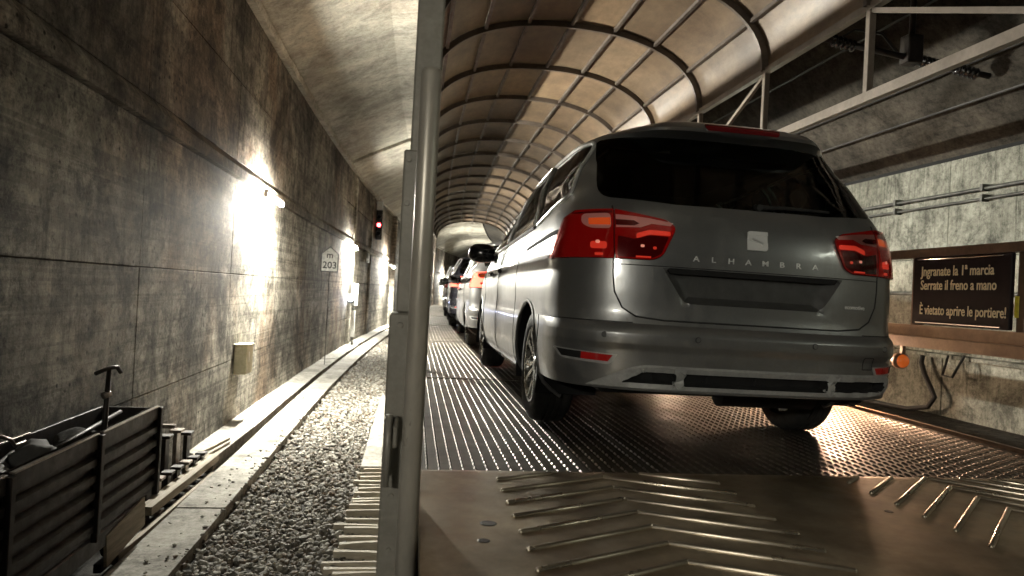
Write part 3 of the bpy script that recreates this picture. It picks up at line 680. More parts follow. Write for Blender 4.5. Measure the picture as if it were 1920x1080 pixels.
# overhead line arm above the neighbouring track
ca = thing('catenary_arm', (4.6, 6.1, 3.1), 'dark overhead line support arm with ribbed insulators under the right vault', 'catenary')
obj('arm', MB().tube([(3.75, 6.25, 3.42), (5.5, 6.1, 3.16)], .030, 10), M['darksteel'], ca, smooth=True)
for x in (3.9, 4.75, 5.15):
    pr = []
    for i in range(5): pr += [(i * .05, .03), (i * .05 + .012, .058), (i * .05 + .026, .058), (i * .05 + .03, .03)]
    o = MB().lathe(pr, 14, 'x', (0, 0, 0)); a = -math.atan2(.26, 1.75)
    o.v = [(x + p[0] * math.cos(a) - p[2] * math.sin(a), 6.25 - (x - 3.75) * .0857 + p[1], 3.42 - (x - 3.75) * .1486 + p[0] * math.sin(a) + p[2] * math.cos(a)) for p in o.v]
    obj('insulator', o, M['blackgloss'], ca, smooth=True)
obj('stay', MB().tube([(4.0, 6.22, 3.44), (4.12, 6.22, 3.52), (4.4, 6.2, 3.5), (4.6, 6.2, 3.30)], .012, 6), M['cable'], ca, smooth=True)
obj('clamp', MB().bbox(4.62, 6.1, 3.22, 4.78, 6.24, 3.5, .01), M['darksteel'], ca)
obj('hanger', MB().tube([(4.7, 6.17, 3.5), (4.7, 6.17, 4.08)], .03, 8), M['darksteel'], ca, smooth=True)

# ------------------------------------------------------------------ debris cart, stakes and timbers at the foot of the left wall
ct = thing('debris_cart', (-2.14, 4.2, -1.2), 'dark ribbed steel cart full of rubble and sacks against the left wall', 'cart')
Xs = -1.93
def ribbed(y0, y1, zt, zb):
    mb = MB(); pr = []; n = 5
    pr = [(Xs - .008, zt), (Xs, zt), (Xs, zt - .09)]
    z = zt - .09; h = (zt - .09 - zb) / n
    for i in range(n): pr += [(Xs - .035, z - .02), (Xs - .035, z - h * .42), (Xs, z - h * .58), (Xs, z - h)] ; z -= h
    m = len(pr); mb.add([(x, y, q) for y in (y0, y1) for x, q in pr], [(k, k + 1, m + k + 1, m + k) for k in range(m - 1)])
    mb.add([(x - .06, y, q) for y in (y0, y1) for x, q in (pr[0], pr[-1])], [(0, 1, 3, 2)])
    return mb
pans = [(4.80, 5.80), (3.79, 4.74), (2.74, 3.73), (1.7, 2.68)]
for i, (a, b) in enumerate(pans):
    obj('side_panel', ribbed(a, b, -.262 + .004 * i, -.88), M['darksteel'], ct)
    obj('top_edge', MB().bbox(Xs - .022, a, -.262 + .004 * i + .001, Xs + .006, b, -.250 + .004 * i, .002), M['edge_steel'], ct)
for y in (2.71, 3.76, 4.77, 5.815):
    obj('stanchion', MB().bbox(Xs - .02, y - .024, -.95, Xs + .022, y + .024, -.262, .004), M['darksteel'], ct)
obj('end_panel', MB().bbox(-2.34, 5.80, -.9, Xs - .001, 5.822, -.27, .003), M['darksteel'], ct)
obj('back_panel', MB().bbox(-2.355, 1.7, -.9, -2.335, 5.8, -.262, .003), M['darksteel'], ct)
obj('top_edge', MB().bbox(-2.357, 1.7, -.261, -2.33, 4.75, -.25, .002), M['edge_steel'], ct)
obj('floor', MB().bbox(-2.33, 1.7, -.93, Xs - .03, 5.8, -.905, .003), M['darksteel'], ct)
obj('chassis', MB().bbox(-2.30, 1.9, -1.06, Xs - .02, 5.6, -.935, .01), M['darksteel'], ct)
for y in (2.5, 5.2):
    for x in (-2.26, -2.0):
        obj('wheel', MB().lathe([(-.03, .03), (-.03, .11), (.03, .11), (.03, .03)], 20, 'x', (x, y, -1.09)), M['black'], ct)
n_ = 420; xs = rng.uniform(-2.27, -2.07, n_); ys_ = rng.uniform(1.9, 5.7, n_)
zz = -.50 + .10 * np.sin(ys_ * 2.1) + rng.uniform(-.05, .03, n_)
o = stones('rubble', np.stack([xs, ys_, zz], 1), (.03), .075, M['stone']); prop(o, 'heap of dark rubble filling the steel cart', 'rubble', kind='stuff')
mb = MB().box(-2.32, 1.75, -.62, -1.98, 5.78, -.56); o = obj('rubble_bed', mb, M['soot'], ct)
def lump(c, r, seed, mat, name, label, cat, sq=(1, 1, .7)):
    rr = random.Random(seed); bm = bmesh.new(); bmesh.ops.create_icosphere(bm, subdivisions=3, radius=1)
    ph = [(Vector((rr.uniform(-3, 3), rr.uniform(-3, 3), rr.uniform(-3, 3))), rr.uniform(0, 6)) for _ in range(7)]
    mb = MB(); bm.verts.index_update()
    for v in bm.verts:
        k = 1 + sum(math.sin(v.co.dot(a) * 2.2 + p) for a, p in ph) * .055
        mb.v.append((c[0] + v.co.x * k * r * sq[0], c[1] + v.co.y * k * r * sq[1], c[2] + v.co.z * k * r * sq[2]))
    mb.f = [tuple(v.index for v in f.verts) for f in bm.faces]; bm.free()
    return based(name, mb, mat, label, cat, smooth=True)
lump((-2.12, 4.35, -.33), .13, 1, M['cloth'], 'sack', 'crumpled grey sack on the rubble in the steel cart', 'sack', (.9, 1.3, .8))
lump((-2.2, 3.55, -.40), .10, 2, M['cloth'], 'bundle', 'small grey bundle near the front of the steel cart', 'bundle', (1, 1.3, .7))
lump((-2.16, 4.02, -.36), .09, 5, M['darksteel'], 'scrap_lump', 'dark scrap lump between the two sacks in the steel cart', 'scrap', (1.1, 1.5, .9))
lump((-2.22, 5.1, -.40), .13, 6, M['soot'], 'rubble_heap', 'dark mound of dirt at the far end of the steel cart', 'dirt', (.8, 1.9, .8))
lump((-2.1, 3.05, -.40), .12, 8, M['soot'], 'rubble_heap', 'dark mound of dirt at the near end of the steel cart', 'dirt', (1., 1.9, .7))
for q, (a_, b_, r_) in enumerate((((-2.27, 4.3, -.44), (-2.08, 5.45, -.24), .016), ((-2.05, 3.2, -.40), (-2.2, 4.3, -.27), .012))):
    based('scrap_rod', MB().tube([a_, b_], r_, 7), M['darksteel'], ('long' if q == 0 else 'short') + ' dark rod sticking out of the rubble in the steel cart', 'rod', smooth=True)
mb = MB().tube([(-2.2, 4.02, -.42), (-2.2, 4.0, -.22), (-2.19, 4.03, -.155), (-2.17, 4.11, -.14), (-2.15, 4.18, -.175), (-2.14, 4.2, -.21), (-2.12, 4.26, -.20)], .011, 7)
based('wire_hook', mb, M['edge_steel'], 'bent shiny wire hook standing out of the rubble in the cart', 'hook', smooth=True)
rd = thing('brake_handle', (-1.955, 4.87, -.9), 'upright dark rod with a T shaped handle beside the steel cart', 'handle')
obj('rod', MB().tube([(-1.985, 4.87, -.9), (-1.955, 4.88, -.2), (-1.948, 4.885, .14)], [.02, .018, .014], 10), M['darksteel'], rd, smooth=True)
obj('crossbar', MB().tube([(-1.985, 4.78, .125), (-1.948, 4.885, .150), (-1.93, 4.96, .150), (-1.915, 4.99, .11)], .014, 8), M['darksteel'], rd, smooth=True)
obj('collar', MB().tube([(-1.965, 4.86, -.03), (-1.945, 4.90, -.02)], .024, 10), M['edge_steel'], rd, smooth=True)
# stakes: rows of short steel pieces standing behind the cart
def stake(x, y, z0, z1, r):
    mb = MB().bbox(x - r * .35, y - r, z0, x + r * .35, y + r, z1 - .03, .003).bbox(x - r, y - r * 1.1, z1 - .028, x + r, y + r * 1.1, z1, .004).bbox(x - r, y - r * 1.05, z0, x + r, y + r * 1.05, z0 + .03, .004)
    return mb
spots = []
for i in range(5): spots.append((-2.25 + .006 * i, 6.35 + .3 * i, -1.28, -.62 - .045 * i + (.02 if i % 2 else -.02), .055, 'tall'))
for i in range(7): spots.append((-2.09 + .004 * i, 6.1 + .235 * i, -1.28, -.945 - .012 * i, .048, 'short'))
ORD = ('nearest', 'second', 'third', 'fourth', 'fifth', 'sixth', 'seventh')
for i, (x, y, z0, z1, r, k) in enumerate(spots):
    j = i if k == 'tall' else i - 5
    based('steel_stake', stake(x, y, z0, z1, r), M['darksteel'] if i % 3 else M['edge_steel'], f'{k} upright steel stake, {ORD[j]} from the dark cart in the {"back row by the wall" if k == "tall" else "front row by the plank"}', 'stake', f'{k} steel stakes behind the cart')
based('steel_bar', MB().bbox(-2.33, 6.9, -.66, -2.15, 6.96, -.625, .004), M['edge_steel'], 'short flat steel bar lying across the tall stakes behind the cart', 'bar')
def timber(a, b, w, h, m, label, name='timber', cat='timber'):
    based(name, MB().beam(a, b, w, h), m, label, cat)
timber((-2.03, 5.9, -1.115), (-1.99, 7.68, -1.115), .11, .07, M['timber'], 'long weathered plank lying beside the stakes at the foot of the wall')
timber((-1.965, 5.2, -1.235), (-1.925, 7.42, -1.235), .045, .07, M['timber'], 'narrow timber lying along the pale kerb strip')
timber((-2.02, 5.05, -1.235), (-1.99, 6.1, -1.235), .05, .06, M['darksteel'], 'dark steel bar lying beside the narrow timber', 'steel_bar', 'bar')
timber((-1.955, 5.0, -1.10), (-1.94, 5.62, -1.02), .02, .22, M['timber'], 'short pale board leaning under the front of the cart', 'board', 'board')
timber((-2.26, 7.75, -1.15), (-2.1, 8.75, -1.145), .03, .025, M['timber'], 'thin stick lying on the walkway slab, nearer the wall', 'stick', 'stick')
timber((-2.16, 7.7, -1.15), (-2.05, 8.55, -1.145), .035, .02, M['timber'], 'thin stick lying on the walkway slab, nearer the kerb', 'stick', 'stick')

# ------------------------------------------------------------------ the parked cars
# body surface: stacked plan outlines, v runs up the side and over the roof
TB = np.array([  # v, z, half width, rear y, corner length, front y
    (.20, .200, .80, .090, .55, 4.70), (.27, .270, .90, .020, .58, 4.78), (.34, .340, .935, -.006, .60, 4.82), (.44, .440, .950, -.022, .62, 4.85),
    (.53, .530, .955, -.030, .62, 4.85), (.55, .550, .956, -.045, .62, 4.85), (.60, .600, .957, -.050, .62, 4.85), (.632, .632, .955, -.036, .62, 4.84), (.655, .655, .952, -.006, .60, 4.83),
    (.72, .720, .951, .004, .60, 4.80), (.80, .800, .953, .004, .60, 4.72), (.90, .900, .950, .006, .60, 4.60), (1.0, 1.00, .944, .009, .60, 4.30),
    (1.10, 1.10, .930, .020, .60, 3.98), (1.20, 1.20, .907, .052, .60, 3.72), (1.26, 1.26, .885, .085, .60, 3.58), (1.34, 1.34, .852, .140, .62, 3.36),
    (1.45, 1.45, .825, .220, .64, 3.06), (1.55, 1.55, .778, .300, .66, 2.78), (1.60, 1.640, .738, .352, .68, 2.66), (1.62, 1.652, .733, .300, .70, 2.62), (1.635, 1.660, .728, .250, .72, 2.60), (1.66, 1.675, .712, .236, .74, 2.55),
    (1.70, 1.700, .668, .252, .76, 2.45), (1.75, 1.732, .59, .335, .76, 2.35), (1.82, 1.762, .44, .52, .70, 2.25), (1.91, 1.785, .26, .90, .50, 2.05), (2.0, 1.795, .03, 1.35, .1, 1.6)])
LIPB = [(1.55, .300), (1.60, .352), (1.62, .357), (1.635, .35), (1.66, .365), (1.70, .395), (1.75, .45), (1.82, .60), (1.91, .92), (2.0, 1.35)]
def pchip(x, y):
    h = np.diff(x); dl = np.diff(y) / h; d = np.zeros_like(y)
    for i in range(1, len(x) - 1):
        if dl[i - 1] * dl[i] > 0:
            w1, w2 = 2 * h[i] + h[i - 1], h[i] + 2 * h[i - 1]; d[i] = (w1 + w2) / (w1 / dl[i - 1] + w2 / dl[i])
    d[0], d[-1] = dl[0], dl[-1]
    def f(q):
        q = np.clip(q, x[0], x[-1]); i = np.clip(np.searchsorted(x, q) - 1, 0, len(x) - 2); t = (q - x[i]) / h[i]
        return (2 * t ** 3 - 3 * t ** 2 + 1) * y[i] + (t ** 3 - 2 * t ** 2 + t) * h[i] * d[i] + (-2 * t ** 3 + 3 * t ** 2) * y[i + 1] + (t ** 3 - t ** 2) * h[i] * d[i + 1]
    return f
TF = [pchip(TB[:, 0], TB[:, k]) for k in range(1, 6)]
EX, EXF, LF = 3.3, 2.5, .9
def Su(u, v):
    z, w, yr, L, yf = [float(f(v)) for f in TF]; lf = min(LF, (yf - yr - L) * .5) if yf - yr - L > 0 else .02
    if u <= 1:
        t = u * math.pi / 2; k = math.sin(t) ** (2 / EX); y_ = yr + L * (1 - max(0, math.cos(t)) ** (2 / EX))
        if v > 1.55:                               # the spoiler's lip fades out towards the corners
            e = min(1, max(0, (k - .55) / .36)); e = e * e * (3 - 2 * e); yb = float(np.interp(v, [q[0] for q in LIPB], [q[1] for q in LIPB])); y_ += (yb - yr) * e
        return w * k, y_, z
    if u <= 2:
        q = u - 1; y0, y1 = yr + L, yf - lf; return w * (1 - .012 * (2 * q - 1) ** 2 + .012 * (1)) - .012 * w * 0, y0 + (y1 - y0) * q, z
    t = (3 - u) * math.pi / 2; return w * math.sin(t) ** (2 / EXF), yf - lf * (1 - max(0, math.cos(t)) ** (2 / EXF)), z
def _blend(u, v):                                  # side bow without a step at the joins
    x, y, z = Su(u, v)
    if 1 < u <= 2:
        w = float(TF[1](v)); q = u - 1; x = w * (1 + .010 * math.sin(math.pi * q))
    return x, y, z
UU = np.linspace(0, 3, 901); _p = np.array([_blend(u, .9) for u in UU]); PP = np.concatenate([[0], np.cumsum(np.hypot(np.diff(_p[:, 0]), np.diff(_p[:, 1])))]); PMAX = PP[-1]
def S(p, v):
    s = 1 if p >= 0 else -1; x, y, z = _blend(float(np.interp(abs(p), PP, UU)), v); return Vector((s * x, y, z))
def Nn(p, v):
    e = .004; a = S(p + e, v) - S(p - e, v); b = S(p, min(2, v + e)) - S(p, max(.2, v - e)); n = a.cross(b)
    return n.normalized() if n.length > 1e-12 else Vector((0, 0, 1))
def px_(x, v):                                     # rear features: lateral x -> p
    w = float(TF[1](v)); t = math.asin(min(1, (abs(x) / w)) ** (EX / 2)); return math.copysign(float(np.interp(t / (math.pi / 2), UU, PP)), x)
def py_(y, v, s=-1):                               # side features: lengthwise y -> p
    z, w, yr, L, yf = [float(f(v)) for f in TF]; lf = min(LF, (yf - yr - L) * .5)
    if y < yr + L: u = math.acos(min(1, max(0, 1 - (y - yr) / L)) ** (EX / 2)) / (math.pi / 2)
    elif y < yf - lf: u = 1 + (y - yr - L) / (yf - lf - yr - L)
    else: u = 3 - math.acos(min(1, max(0, 1 - (yf - y) / lf)) ** (EXF / 2)) / (math.pi / 2)
    return s * float(np.interp(u, UU, PP))
def dense(pts, step=.03, close=True):
    out = []; n = len(pts)
    for i in range(n if close else n - 1):
        a, b = np.array(pts[i]), np.array(pts[(i + 1) % n]); k = max(1, int(math.ceil(np.hypot(*(b - a)) / step)))
        out += [tuple(a + (b - a) * j / k) for j in range(k)]
    if not close: out.append(tuple(pts[-1]))
    return out
def rounded(pts, r):                               # round polygon corners
    out = []; n = len(pts)
    for i in range(n):
        p, a, b = np.array(pts[i]), np.array(pts[i - 1]), np.array(pts[(i + 1) % n]); la, lb = np.hypot(*(a - p)), np.hypot(*(b - p))
        rr = min((r[i] if isinstance(r, (list, tuple)) else r), la * .45, lb * .45)
        if rr < 1e-4: out.append(tuple(p)); continue
        q0, q1 = p + (a - p) / la * rr, p + (b - p) / lb * rr
        for k in range(6):
            t = k / 5; out.append(tuple((1 - t) ** 2 * q0 + 2 * t * (1 - t) * p + t * t * q1))
    return out
def rear(pts, r=0, step=.03): return dense([(px_(x, v), v) for x, v in (rounded(pts, r) if r else pts)], step)
def side(pts, s, r=0, step=.03): return dense([(py_(y, v, s), v) for y, v in (rounded(pts, r) if r else pts)], step)
def mir(poly): return [(-p, v) for p, v in poly][::-1]
def inside(poly, q):
    x, y = q; c = False; j = len(poly) - 1
    for i in range(len(poly)):
        xi, yi = poly[i]; xj, yj = poly[j]
        if (yi > y) != (yj > y) and x < (xj - xi) * (y - yi) / (yj - yi) + xi: c = not c
        j = i
    return c
def near(polys, q, d):
    for P in polys:
        for a in P:
            if abs(a[0] - q[0]) < d and abs(a[1] - q[1]) < d and math.hypot(a[0] - q[0], a[1] - q[1]) < d: return True
    return False
def sgrid(regions, lines, pr, vr, sp, sv, disp=None, classify=None):
    """triangulate a rectangle of the body surface conforming to the outlines; classify(centroid) -> region name or None"""
    cons = [np.array(P) for P in regions] + [np.array(P) for P in lines]
    allc = np.concatenate(cons) if cons else np.zeros((0, 2))
    V = []; E = []
    for k, P in enumerate(cons):
        o = len(V); V += [tuple(q) for q in P]; n = len(P)
        E += [(o + i, o + (i + 1) % n) for i in range(n if k < len(regions) else n - 1)]
    ps = list(np.linspace(pr[0], pr[1], max(2, int((pr[1] - pr[0]) / sp) + 1))); vs = sv
    for p in ps:
        for v in vs:
            if len(allc) == 0 or np.min(np.hypot(allc[:, 0] - p, allc[:, 1] - v)) > min(.013, sp * .4): V.append((p, v))
    cv, ce, cf, *_ = geometry.delaunay_2d_cdt([Vector(q) for q in V], E, [], 0, 1e-5)
    out = {}
    for f in cf:
        c = sum((cv[i] for i in f), Vector((0, 0))) / 3; r = classify(c)
        if r: out.setdefault(r, []).append(f)
    return cv, out
def to_mesh(cv, faces, off=0., disp=None, skirt=0.):
    idx = {}; mb = MB()
    for f in faces:
        q = []
        for i in f:
            if i not in idx:
                p, v = cv[i]; P = S(p, v); d = off - (disp(p, v) if disp else 0)
                if d: P = P + Nn(p, v) * d
                idx[i] = len(mb.v); mb.v.append(tuple(P))
            q.append(idx[i])
        a, b, c = (cv[i] for i in f)
        if (b - a).x * (c - a).y - (b - a).y * (c - a).x < 0: q = q[::-1]
        mb.f.append(tuple(q))
    if skirt:
        cnt = {}
        for f in mb.f:
            for a, b in zip(f, f[1:] + f[:1]): cnt[(a, b)] = 1
        inv = {j: i for i, j in idx.items()}; low = {}
        for (a, b) in list(cnt):
            if (b, a) not in cnt:
                for k in (a, b):
                    if k not in low:
                        p, v = cv[inv[k]]; low[k] = len(mb.v); mb.v.append(tuple(Vector(mb.v[k]) - Nn(p, v) * skirt))
                mb.f.append((b, a, low[a], low[b]))
    return mb
def patch(poly, off, skirt=.004, sp=.04):
    ps = [q[0] for q in poly]; vs = [q[1] for q in poly]
    sv = list(np.linspace(min(vs), max(vs), max(3, int((max(vs) - min(vs)) / sp) + 2)))
    cv, out = sgrid([poly], [], (min(ps), max(ps)), None, sp, sv, None, lambda c: 'x' if inside(poly, c) else None)
    return to_mesh(cv, out.get('x', []), off, None, skirt)
def tubeline(poly, r, off=0., n=6, close=True):
    q = list(poly) + ([poly[0]] if close else []); return MB().tube([S(p, v) + Nn(p, v) * off for p, v in q], r, n, not close)

VG = sorted(set([round(x, 4) for x in list(TB[:, 0])] + [round(x, 4) for x in np.arange(.2, 1.58, .045)] + [1.66, 1.70, 1.76, 1.85, 1.95]))
# outlines
tail_out = rear([(-.905, 1.175), (-.86, 1.195), (-.70, 1.197), (-.70, .965), (-.87, .965), (-.925, .96)], 0)
TLo = dense([(py_(.42, .955), .955), (py_(.36, 1.06), 1.06), (py_(.345, 1.16), 1.16), (px_(-.85, 1.196), 1.196), (px_(-.697, 1.200), 1.200), (px_(-.697, .962), .962), (px_(-.86, .960), .960)], .03)
TLi = rear(rounded([(-.690, 1.199), (-.46, 1.155), (-.412, 1.122), (-.475, .985), (-.52, .963), (-.690, .962)], [0, .02, .05, .04, .03, 0]))
RW = rear(rounded([(-.752, 1.275), (-.40, 1.245), (.40, 1.245), (.752, 1.275), (.738, 1.42), (.692, 1.598), (-.692, 1.598), (-.738, 1.42)], [.06, 0, 0, .06, .1, .03, .03, .1]))
TG_line = [(-.70, 1.275), (-.70, 1.20), (-.70, .96), (-.698, .88), (-.688, .80), (-.65, .725), (-.585, .686), (-.45, .674), (.45, .674), (.585, .686), (.65, .725), (.688, .80), (.698, .88), (.70, .96), (.70, 1.20), (.70, 1.275)]
PL = rear(rounded([(-.470, .928), (.470, .928), (.375, .785), (.34, .760), (-.34, .760), (-.375, .785)], [0, 0, .03, .03, .03, .03]))
PLi = rear([(-.435, .920), (.435, .920), (.345, .812), (.325, .795), (-.325, .795), (-.345, .812)])
DF = rear(rounded([(-.80, .338), (-.61, .440), (-.54, .458), (.78, .458), (.85, .442), (.86, .40), (.80, .350), (.62, .338)], [.02, .06, .06, .03, .05, .05, .03, 0]))
DO = [rear(rounded([(-.64, .368), (-.54, .424), (-.385, .424), (-.385, .368)], .012)), rear(rounded([(-.345, .366), (-.345, .424), (.40, .424), (.40, .366)], .010)), rear(rounded([(.44, .368), (.44, .424), (.77, .422), (.80, .402), (.76, .370)], .012))]
def arcpoly(yc, s):
    return [(py_(yc + .385 * math.cos(a), max(.2, .335 + .385 * math.sin(a)), s), max(.2, .335 + .385 * math.sin(a))) for a in np.linspace(math.pi * 1.12, -math.pi * .12, 34)]
AR = [arcpoly(yc, s) for yc in (1.0, 3.92) for s in (-1, 1)]
WQ = lambda s: side(rounded([(.46, 1.295), (.99, 1.195), (1.03, 1.190), (1.38, 1.585), (1.0, 1.600), (.62, 1.592), (.57, 1.57)], [.05, 0, 0, .0, .05, .03, .03]), s)
WM = lambda s: side([(1.11, 1.182), (2.12, 1.135), (2.16, 1.570), (1.46, 1.588)], s)
WF = lambda s: side(rounded([(2.21, 1.130), (3.34, 1.10), (2.66, 1.50), (2.25, 1.562)], .02), s)
WS = dense([(py_(3.45, 1.16, -1), 1.16), (py_(2.86, 1.50, -1), 1.50), (-PMAX, 1.53), (-PMAX, 1.14)], .08)
WINS = [RW] + [f(s) for s in (-1, 1) for f in (WQ, WM, WF)]

def pdist(poly, q):
    A = np.array(poly); B = np.roll(A, -1, 0); d = B - A; w = np.array(q) - A
    t = np.clip((w * d).sum(1) / np.maximum(1e-12, (d * d).sum(1)), 0, 1); return float(np.min(np.hypot(*(w - d * t[:, None]).T)))
def disp(p, v):
    if abs(p) > 1.2: return 0.
    if .74 < v < .94:                              # number plate recess: steep under its top edge, easing out at the bottom
        x = abs(S(p, v).x); e = (.47 - (.928 - v) * .62 - x) / .055; t = min((.928 - v) / .008, (v - .76) / .034, e)
        return .048 * min(1, max(0, t))
    if .33 < v < .47:
        q = (p, v); d = 0.
        for P in DO:
            if inside(P, q): return .05 * min(1, pdist(P, q) / .008)
        if inside(DF, q): return -.010 * min(1, pdist(DF, q) / .010)
    return 0.
def grow(poly, k): c = np.mean(np.array(poly), axis=0); return [tuple(c + (np.array(q) - c) * k) for q in poly]
PLi_ = grow(PLi, 1.002); PLo_ = grow(PL, 1.001)
DOin = [[tuple(np.array(q) + (np.mean(np.array(P), axis=0) - np.array(q)) * np.array((.03, .22))) for q in P] for P in DO]
DOI = [(P, grow(I, 1.003)) for P, I in zip(DO, DOin)]

def build_car():
    car = thing('car', (0, 0, 0), 'x', 'car')
    DFi = rear(rounded([(-.775, .346), (-.605, .432), (-.54, .449), (.775, .449), (.838, .436), (.848, .40), (.795, .358), (.62, .346)], [.02, .06, .06, .03, .05, .05, .03, 0]))
    regs = [DFi, TLo, mir(TLo), TLi, mir(TLi), PL, PLi, DF] + DO + DOin + WINS
    tgl = dense([(px_(x, v), v) for x, v in TG_line], .03, False)
    wsl = [dense([(py_(3.42, 1.15, s), 1.15), (py_(2.80, 1.52, s), 1.52)], .05, False) for s in (-1, 1)]
    pb = py_(.62, .66, 1); bump = [dense([(-pb, .33), (-pb, .652), (pb, .652), (pb, .33)], .03, False), dense([(-pb, .33), (pb, .33)], .03, False)]
    tgpoly = [(px_(x, v), v) for x, v in TG_line]
    def classify(c):
        q = (c[0], c[1]); a = abs(q[0])
        if a < pb and q[1] < .33: return None
        if a > 1.0:
            for P in AR:
                if inside(P, q): return None
        if a < 1.35:
            for P in (TLo, mir(TLo), TLi, mir(TLi)):
                if inside(P, q): return 'lampbed'
        for P in WINS:
            if inside(P, q): return None
        if a < 1.0:
            for P in DO:
                if inside(P, q): return 'dark'
            if inside(DF, q): return 'trim'
            if inside(PL, q): return 'plate'
            if inside(tgpoly, q): return 'tailgate'
        if a > PMAX - .95 * 1.3 and 1.15 < q[1] < 1.50 and a > abs(py_(3.42 - (q[1] - 1.15) * 1.77, q[1], 1)): return 'windscreen'
        if q[1] < .652 and a < pb: return 'bumper'
        if q[1] > 1.60 and a < 1.0 and q[1] < 1.75: return 'spoiler'
        return 'body'
    cv, out = sgrid(regs, [tgl] + wsl + bump + AR, (-PMAX, PMAX), None, .05, VG, disp, classify)
    def mk(name, key, m):
        o = obj(name, to_mesh(cv, out[key], 0, disp), m, car, smooth=True, local=True); o.data.set_sharp_from_angle(angle=R(38)); return o
    mk('body', 'body', M['carpaint'])
    tg = mk('tailgate', 'tailgate', M['carpaint']); bu = mk('bumper', 'bumper', M['carpaint']); mk('spoiler', 'spoiler', M['carpaint'])
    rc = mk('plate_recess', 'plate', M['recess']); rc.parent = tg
    tri = mk('lower_trim', 'trim', M['trimgrey']); tri.parent = bu
    q = mk('trim_opening', 'dark', M['dark']); q.parent = bu
    q = mk('lamp_bed', 'lampbed', M['lens_dark'])
    mk('windscreen', 'windscreen', M['blackgloss'])
    def pt(name, mb, m, par=car, smooth=True):
        o = obj(name, mb, m, par, smooth=smooth, local=True)
        if smooth: o.data.set_sharp_from_angle(angle=R(40))
        return o
    # windows
    pt('rear_window', patch(RW, .003, .008), M['glass']);
    for s in (-1, 1):
        for f, nm in ((WQ, 'quarter_window'), (WM, 'door_window'), (WF, 'door_window')):
            P = f(s); w_ = pt(nm, patch(P, .001, .006, .08), M['glass_side'])
            pt('frame', tubeline(P, .012, .004), M['satin'], w_)
    # lamps
    for k, (fo, nm) in enumerate(((lambda P: P, 'tail_lamp'), (mir, 'tail_lamp'))):
        sgn = -1 if k == 0 else 1
        X = lambda pts: rear([(x * -sgn, v) for x, v in pts]) if sgn > 0 else rear(pts)
        lo = pt('tail_lamp', patch(fo(TLo), .008, .02), M['lens']); li = pt('tail_lamp', patch(fo(TLi), .008, .02), M['lens'])
        for par, P in ((lo, TLo), (li, TLi)): pt('rim', tubeline(fo(P), .004, .004), M['lens_dark'], par)
        seg = lambda par, nm_, pts, m, o=.0096: pt(nm_, patch(X(pts), o, .001, .05), M[m], par)
        seg(lo, 'clear_segment', rounded([(-.83, 1.178), (-.712, 1.182), (-.712, 1.105), (-.80, 1.105), (-.835, 1.13)], .02), 'lens_clear')
        seg(lo, 'amber_segment', [(-.805, 1.155), (-.714, 1.158), (-.714, 1.122), (-.805, 1.122)], 'lens_amber', .0112)
        seg(lo, 'reflector', rounded([(-.80, 1.04), (-.73, 1.04), (-.73, 1.005), (-.80, 1.005)], .012), 'lens_painted_glow', .0098)
        seg(lo, 'bulb_or_glint', rounded([(-.778, 1.046), (-.760, 1.046), (-.760, 1.030), (-.778, 1.030)], .012), 'glint', .0112)  # painted glint of reflected light in the lens
        seg(lo, 'lower_segment', [(-.78, .985), (-.745, .985), (-.745, .972), (-.78, .972)], 'lens_painted_glow')
        seg(li, 'clear_segment', [(-.690, 1.176), (-.60, 1.168), (-.53, 1.160), (-.425, 1.143), (-.44, 1.128), (-.53, 1.135), (-.58, 1.115), (-.690, 1.112)], 'lens_clear')
        seg(li, 'red_segment', [(-.692, 1.150), (-.61, 1.147), (-.585, 1.133), (-.61, 1.122), (-.692, 1.122)], 'lens_dark', .0112)
        seg(li, 'lower_lens', rounded([(-.683, 1.072), (-.61, 1.058), (-.54, 1.078), (-.448, 1.076), (-.482, .992), (-.523, .970), (-.683, .970)], .008), 'lens_dark', .0090)
        seg(lo, 'upper_lens', [(-.875, 1.186), (-.702, 1.195), (-.702, 1.184), (-.84, 1.180)], 'lens_dark', .0092)
        seg(li, 'light_bar', rounded([(-.60, 1.085), (-.54, 1.105), (-.44, 1.102), (-.44, 1.08), (-.54, 1.082), (-.60, 1.06)], .008), 'lens_painted_glow')
        seg(li, 'bulb_or_glint', rounded([(-.580, 1.033), (-.562, 1.033), (-.562, 1.020), (-.580, 1.020)], .008), 'glint')  # painted glint again, in the inner lamp
        seg(li, 'reflector', rounded([(-.522, 1.026), (-.505, 1.026), (-.505, 1.012), (-.522, 1.012)], .008), 'lens_painted_glow')
        seg(li, 'lower_segment', [(-.60, .978), (-.53, .978), (-.53, .970), (-.60, .970)], 'lens_painted_glow')
        for par, P in ((lo, TLo), (li, TLi)): pt('lens_cover', patch(fo(P), .0165, .009), M['lens_cover'], par)
        # low reflector in the bumper
        fr = pt('reflector_frame', patch(X(rounded([(-.93, .508), (-.665, .498), (-.69, .455), (-.71, .448), (-.90, .458)], [.01, .0, .01, .01, .02])), .003, .01), M['trimgrey'], bu)
        pt('reflector_recess', patch(X([(-.915, .502), (-.80, .499), (-.80, .464), (-.895, .468)]), .0045, .001), M['dark'], fr)
        pt('reflector', patch(X([(-.82, .499), (-.685, .494), (-.705, .462), (-.82, .465)]), .006, .003), M['lens'], fr)
    pt('brake_light', patch(rear(rounded([(-.21, 1.70), (.21, 1.70), (.20, 1.65), (-.20, 1.65)], .012)), .004, .006), M['lens_dark'])
    pt('handle_shadow_strip', patch(rear([(-.452, .927), (.452, .927), (.43, .902), (-.43, .902)]), -.006, .03), M['dark'], tg)  # black strip paints the shadow line over the grip along the recess top
    # shut lines
    lines = MB()
    for L in (tgl[2:-2],): lines.tube([S(p, v) + Nn(p, v) * -.0005 for p, v in L], .0046, 6)
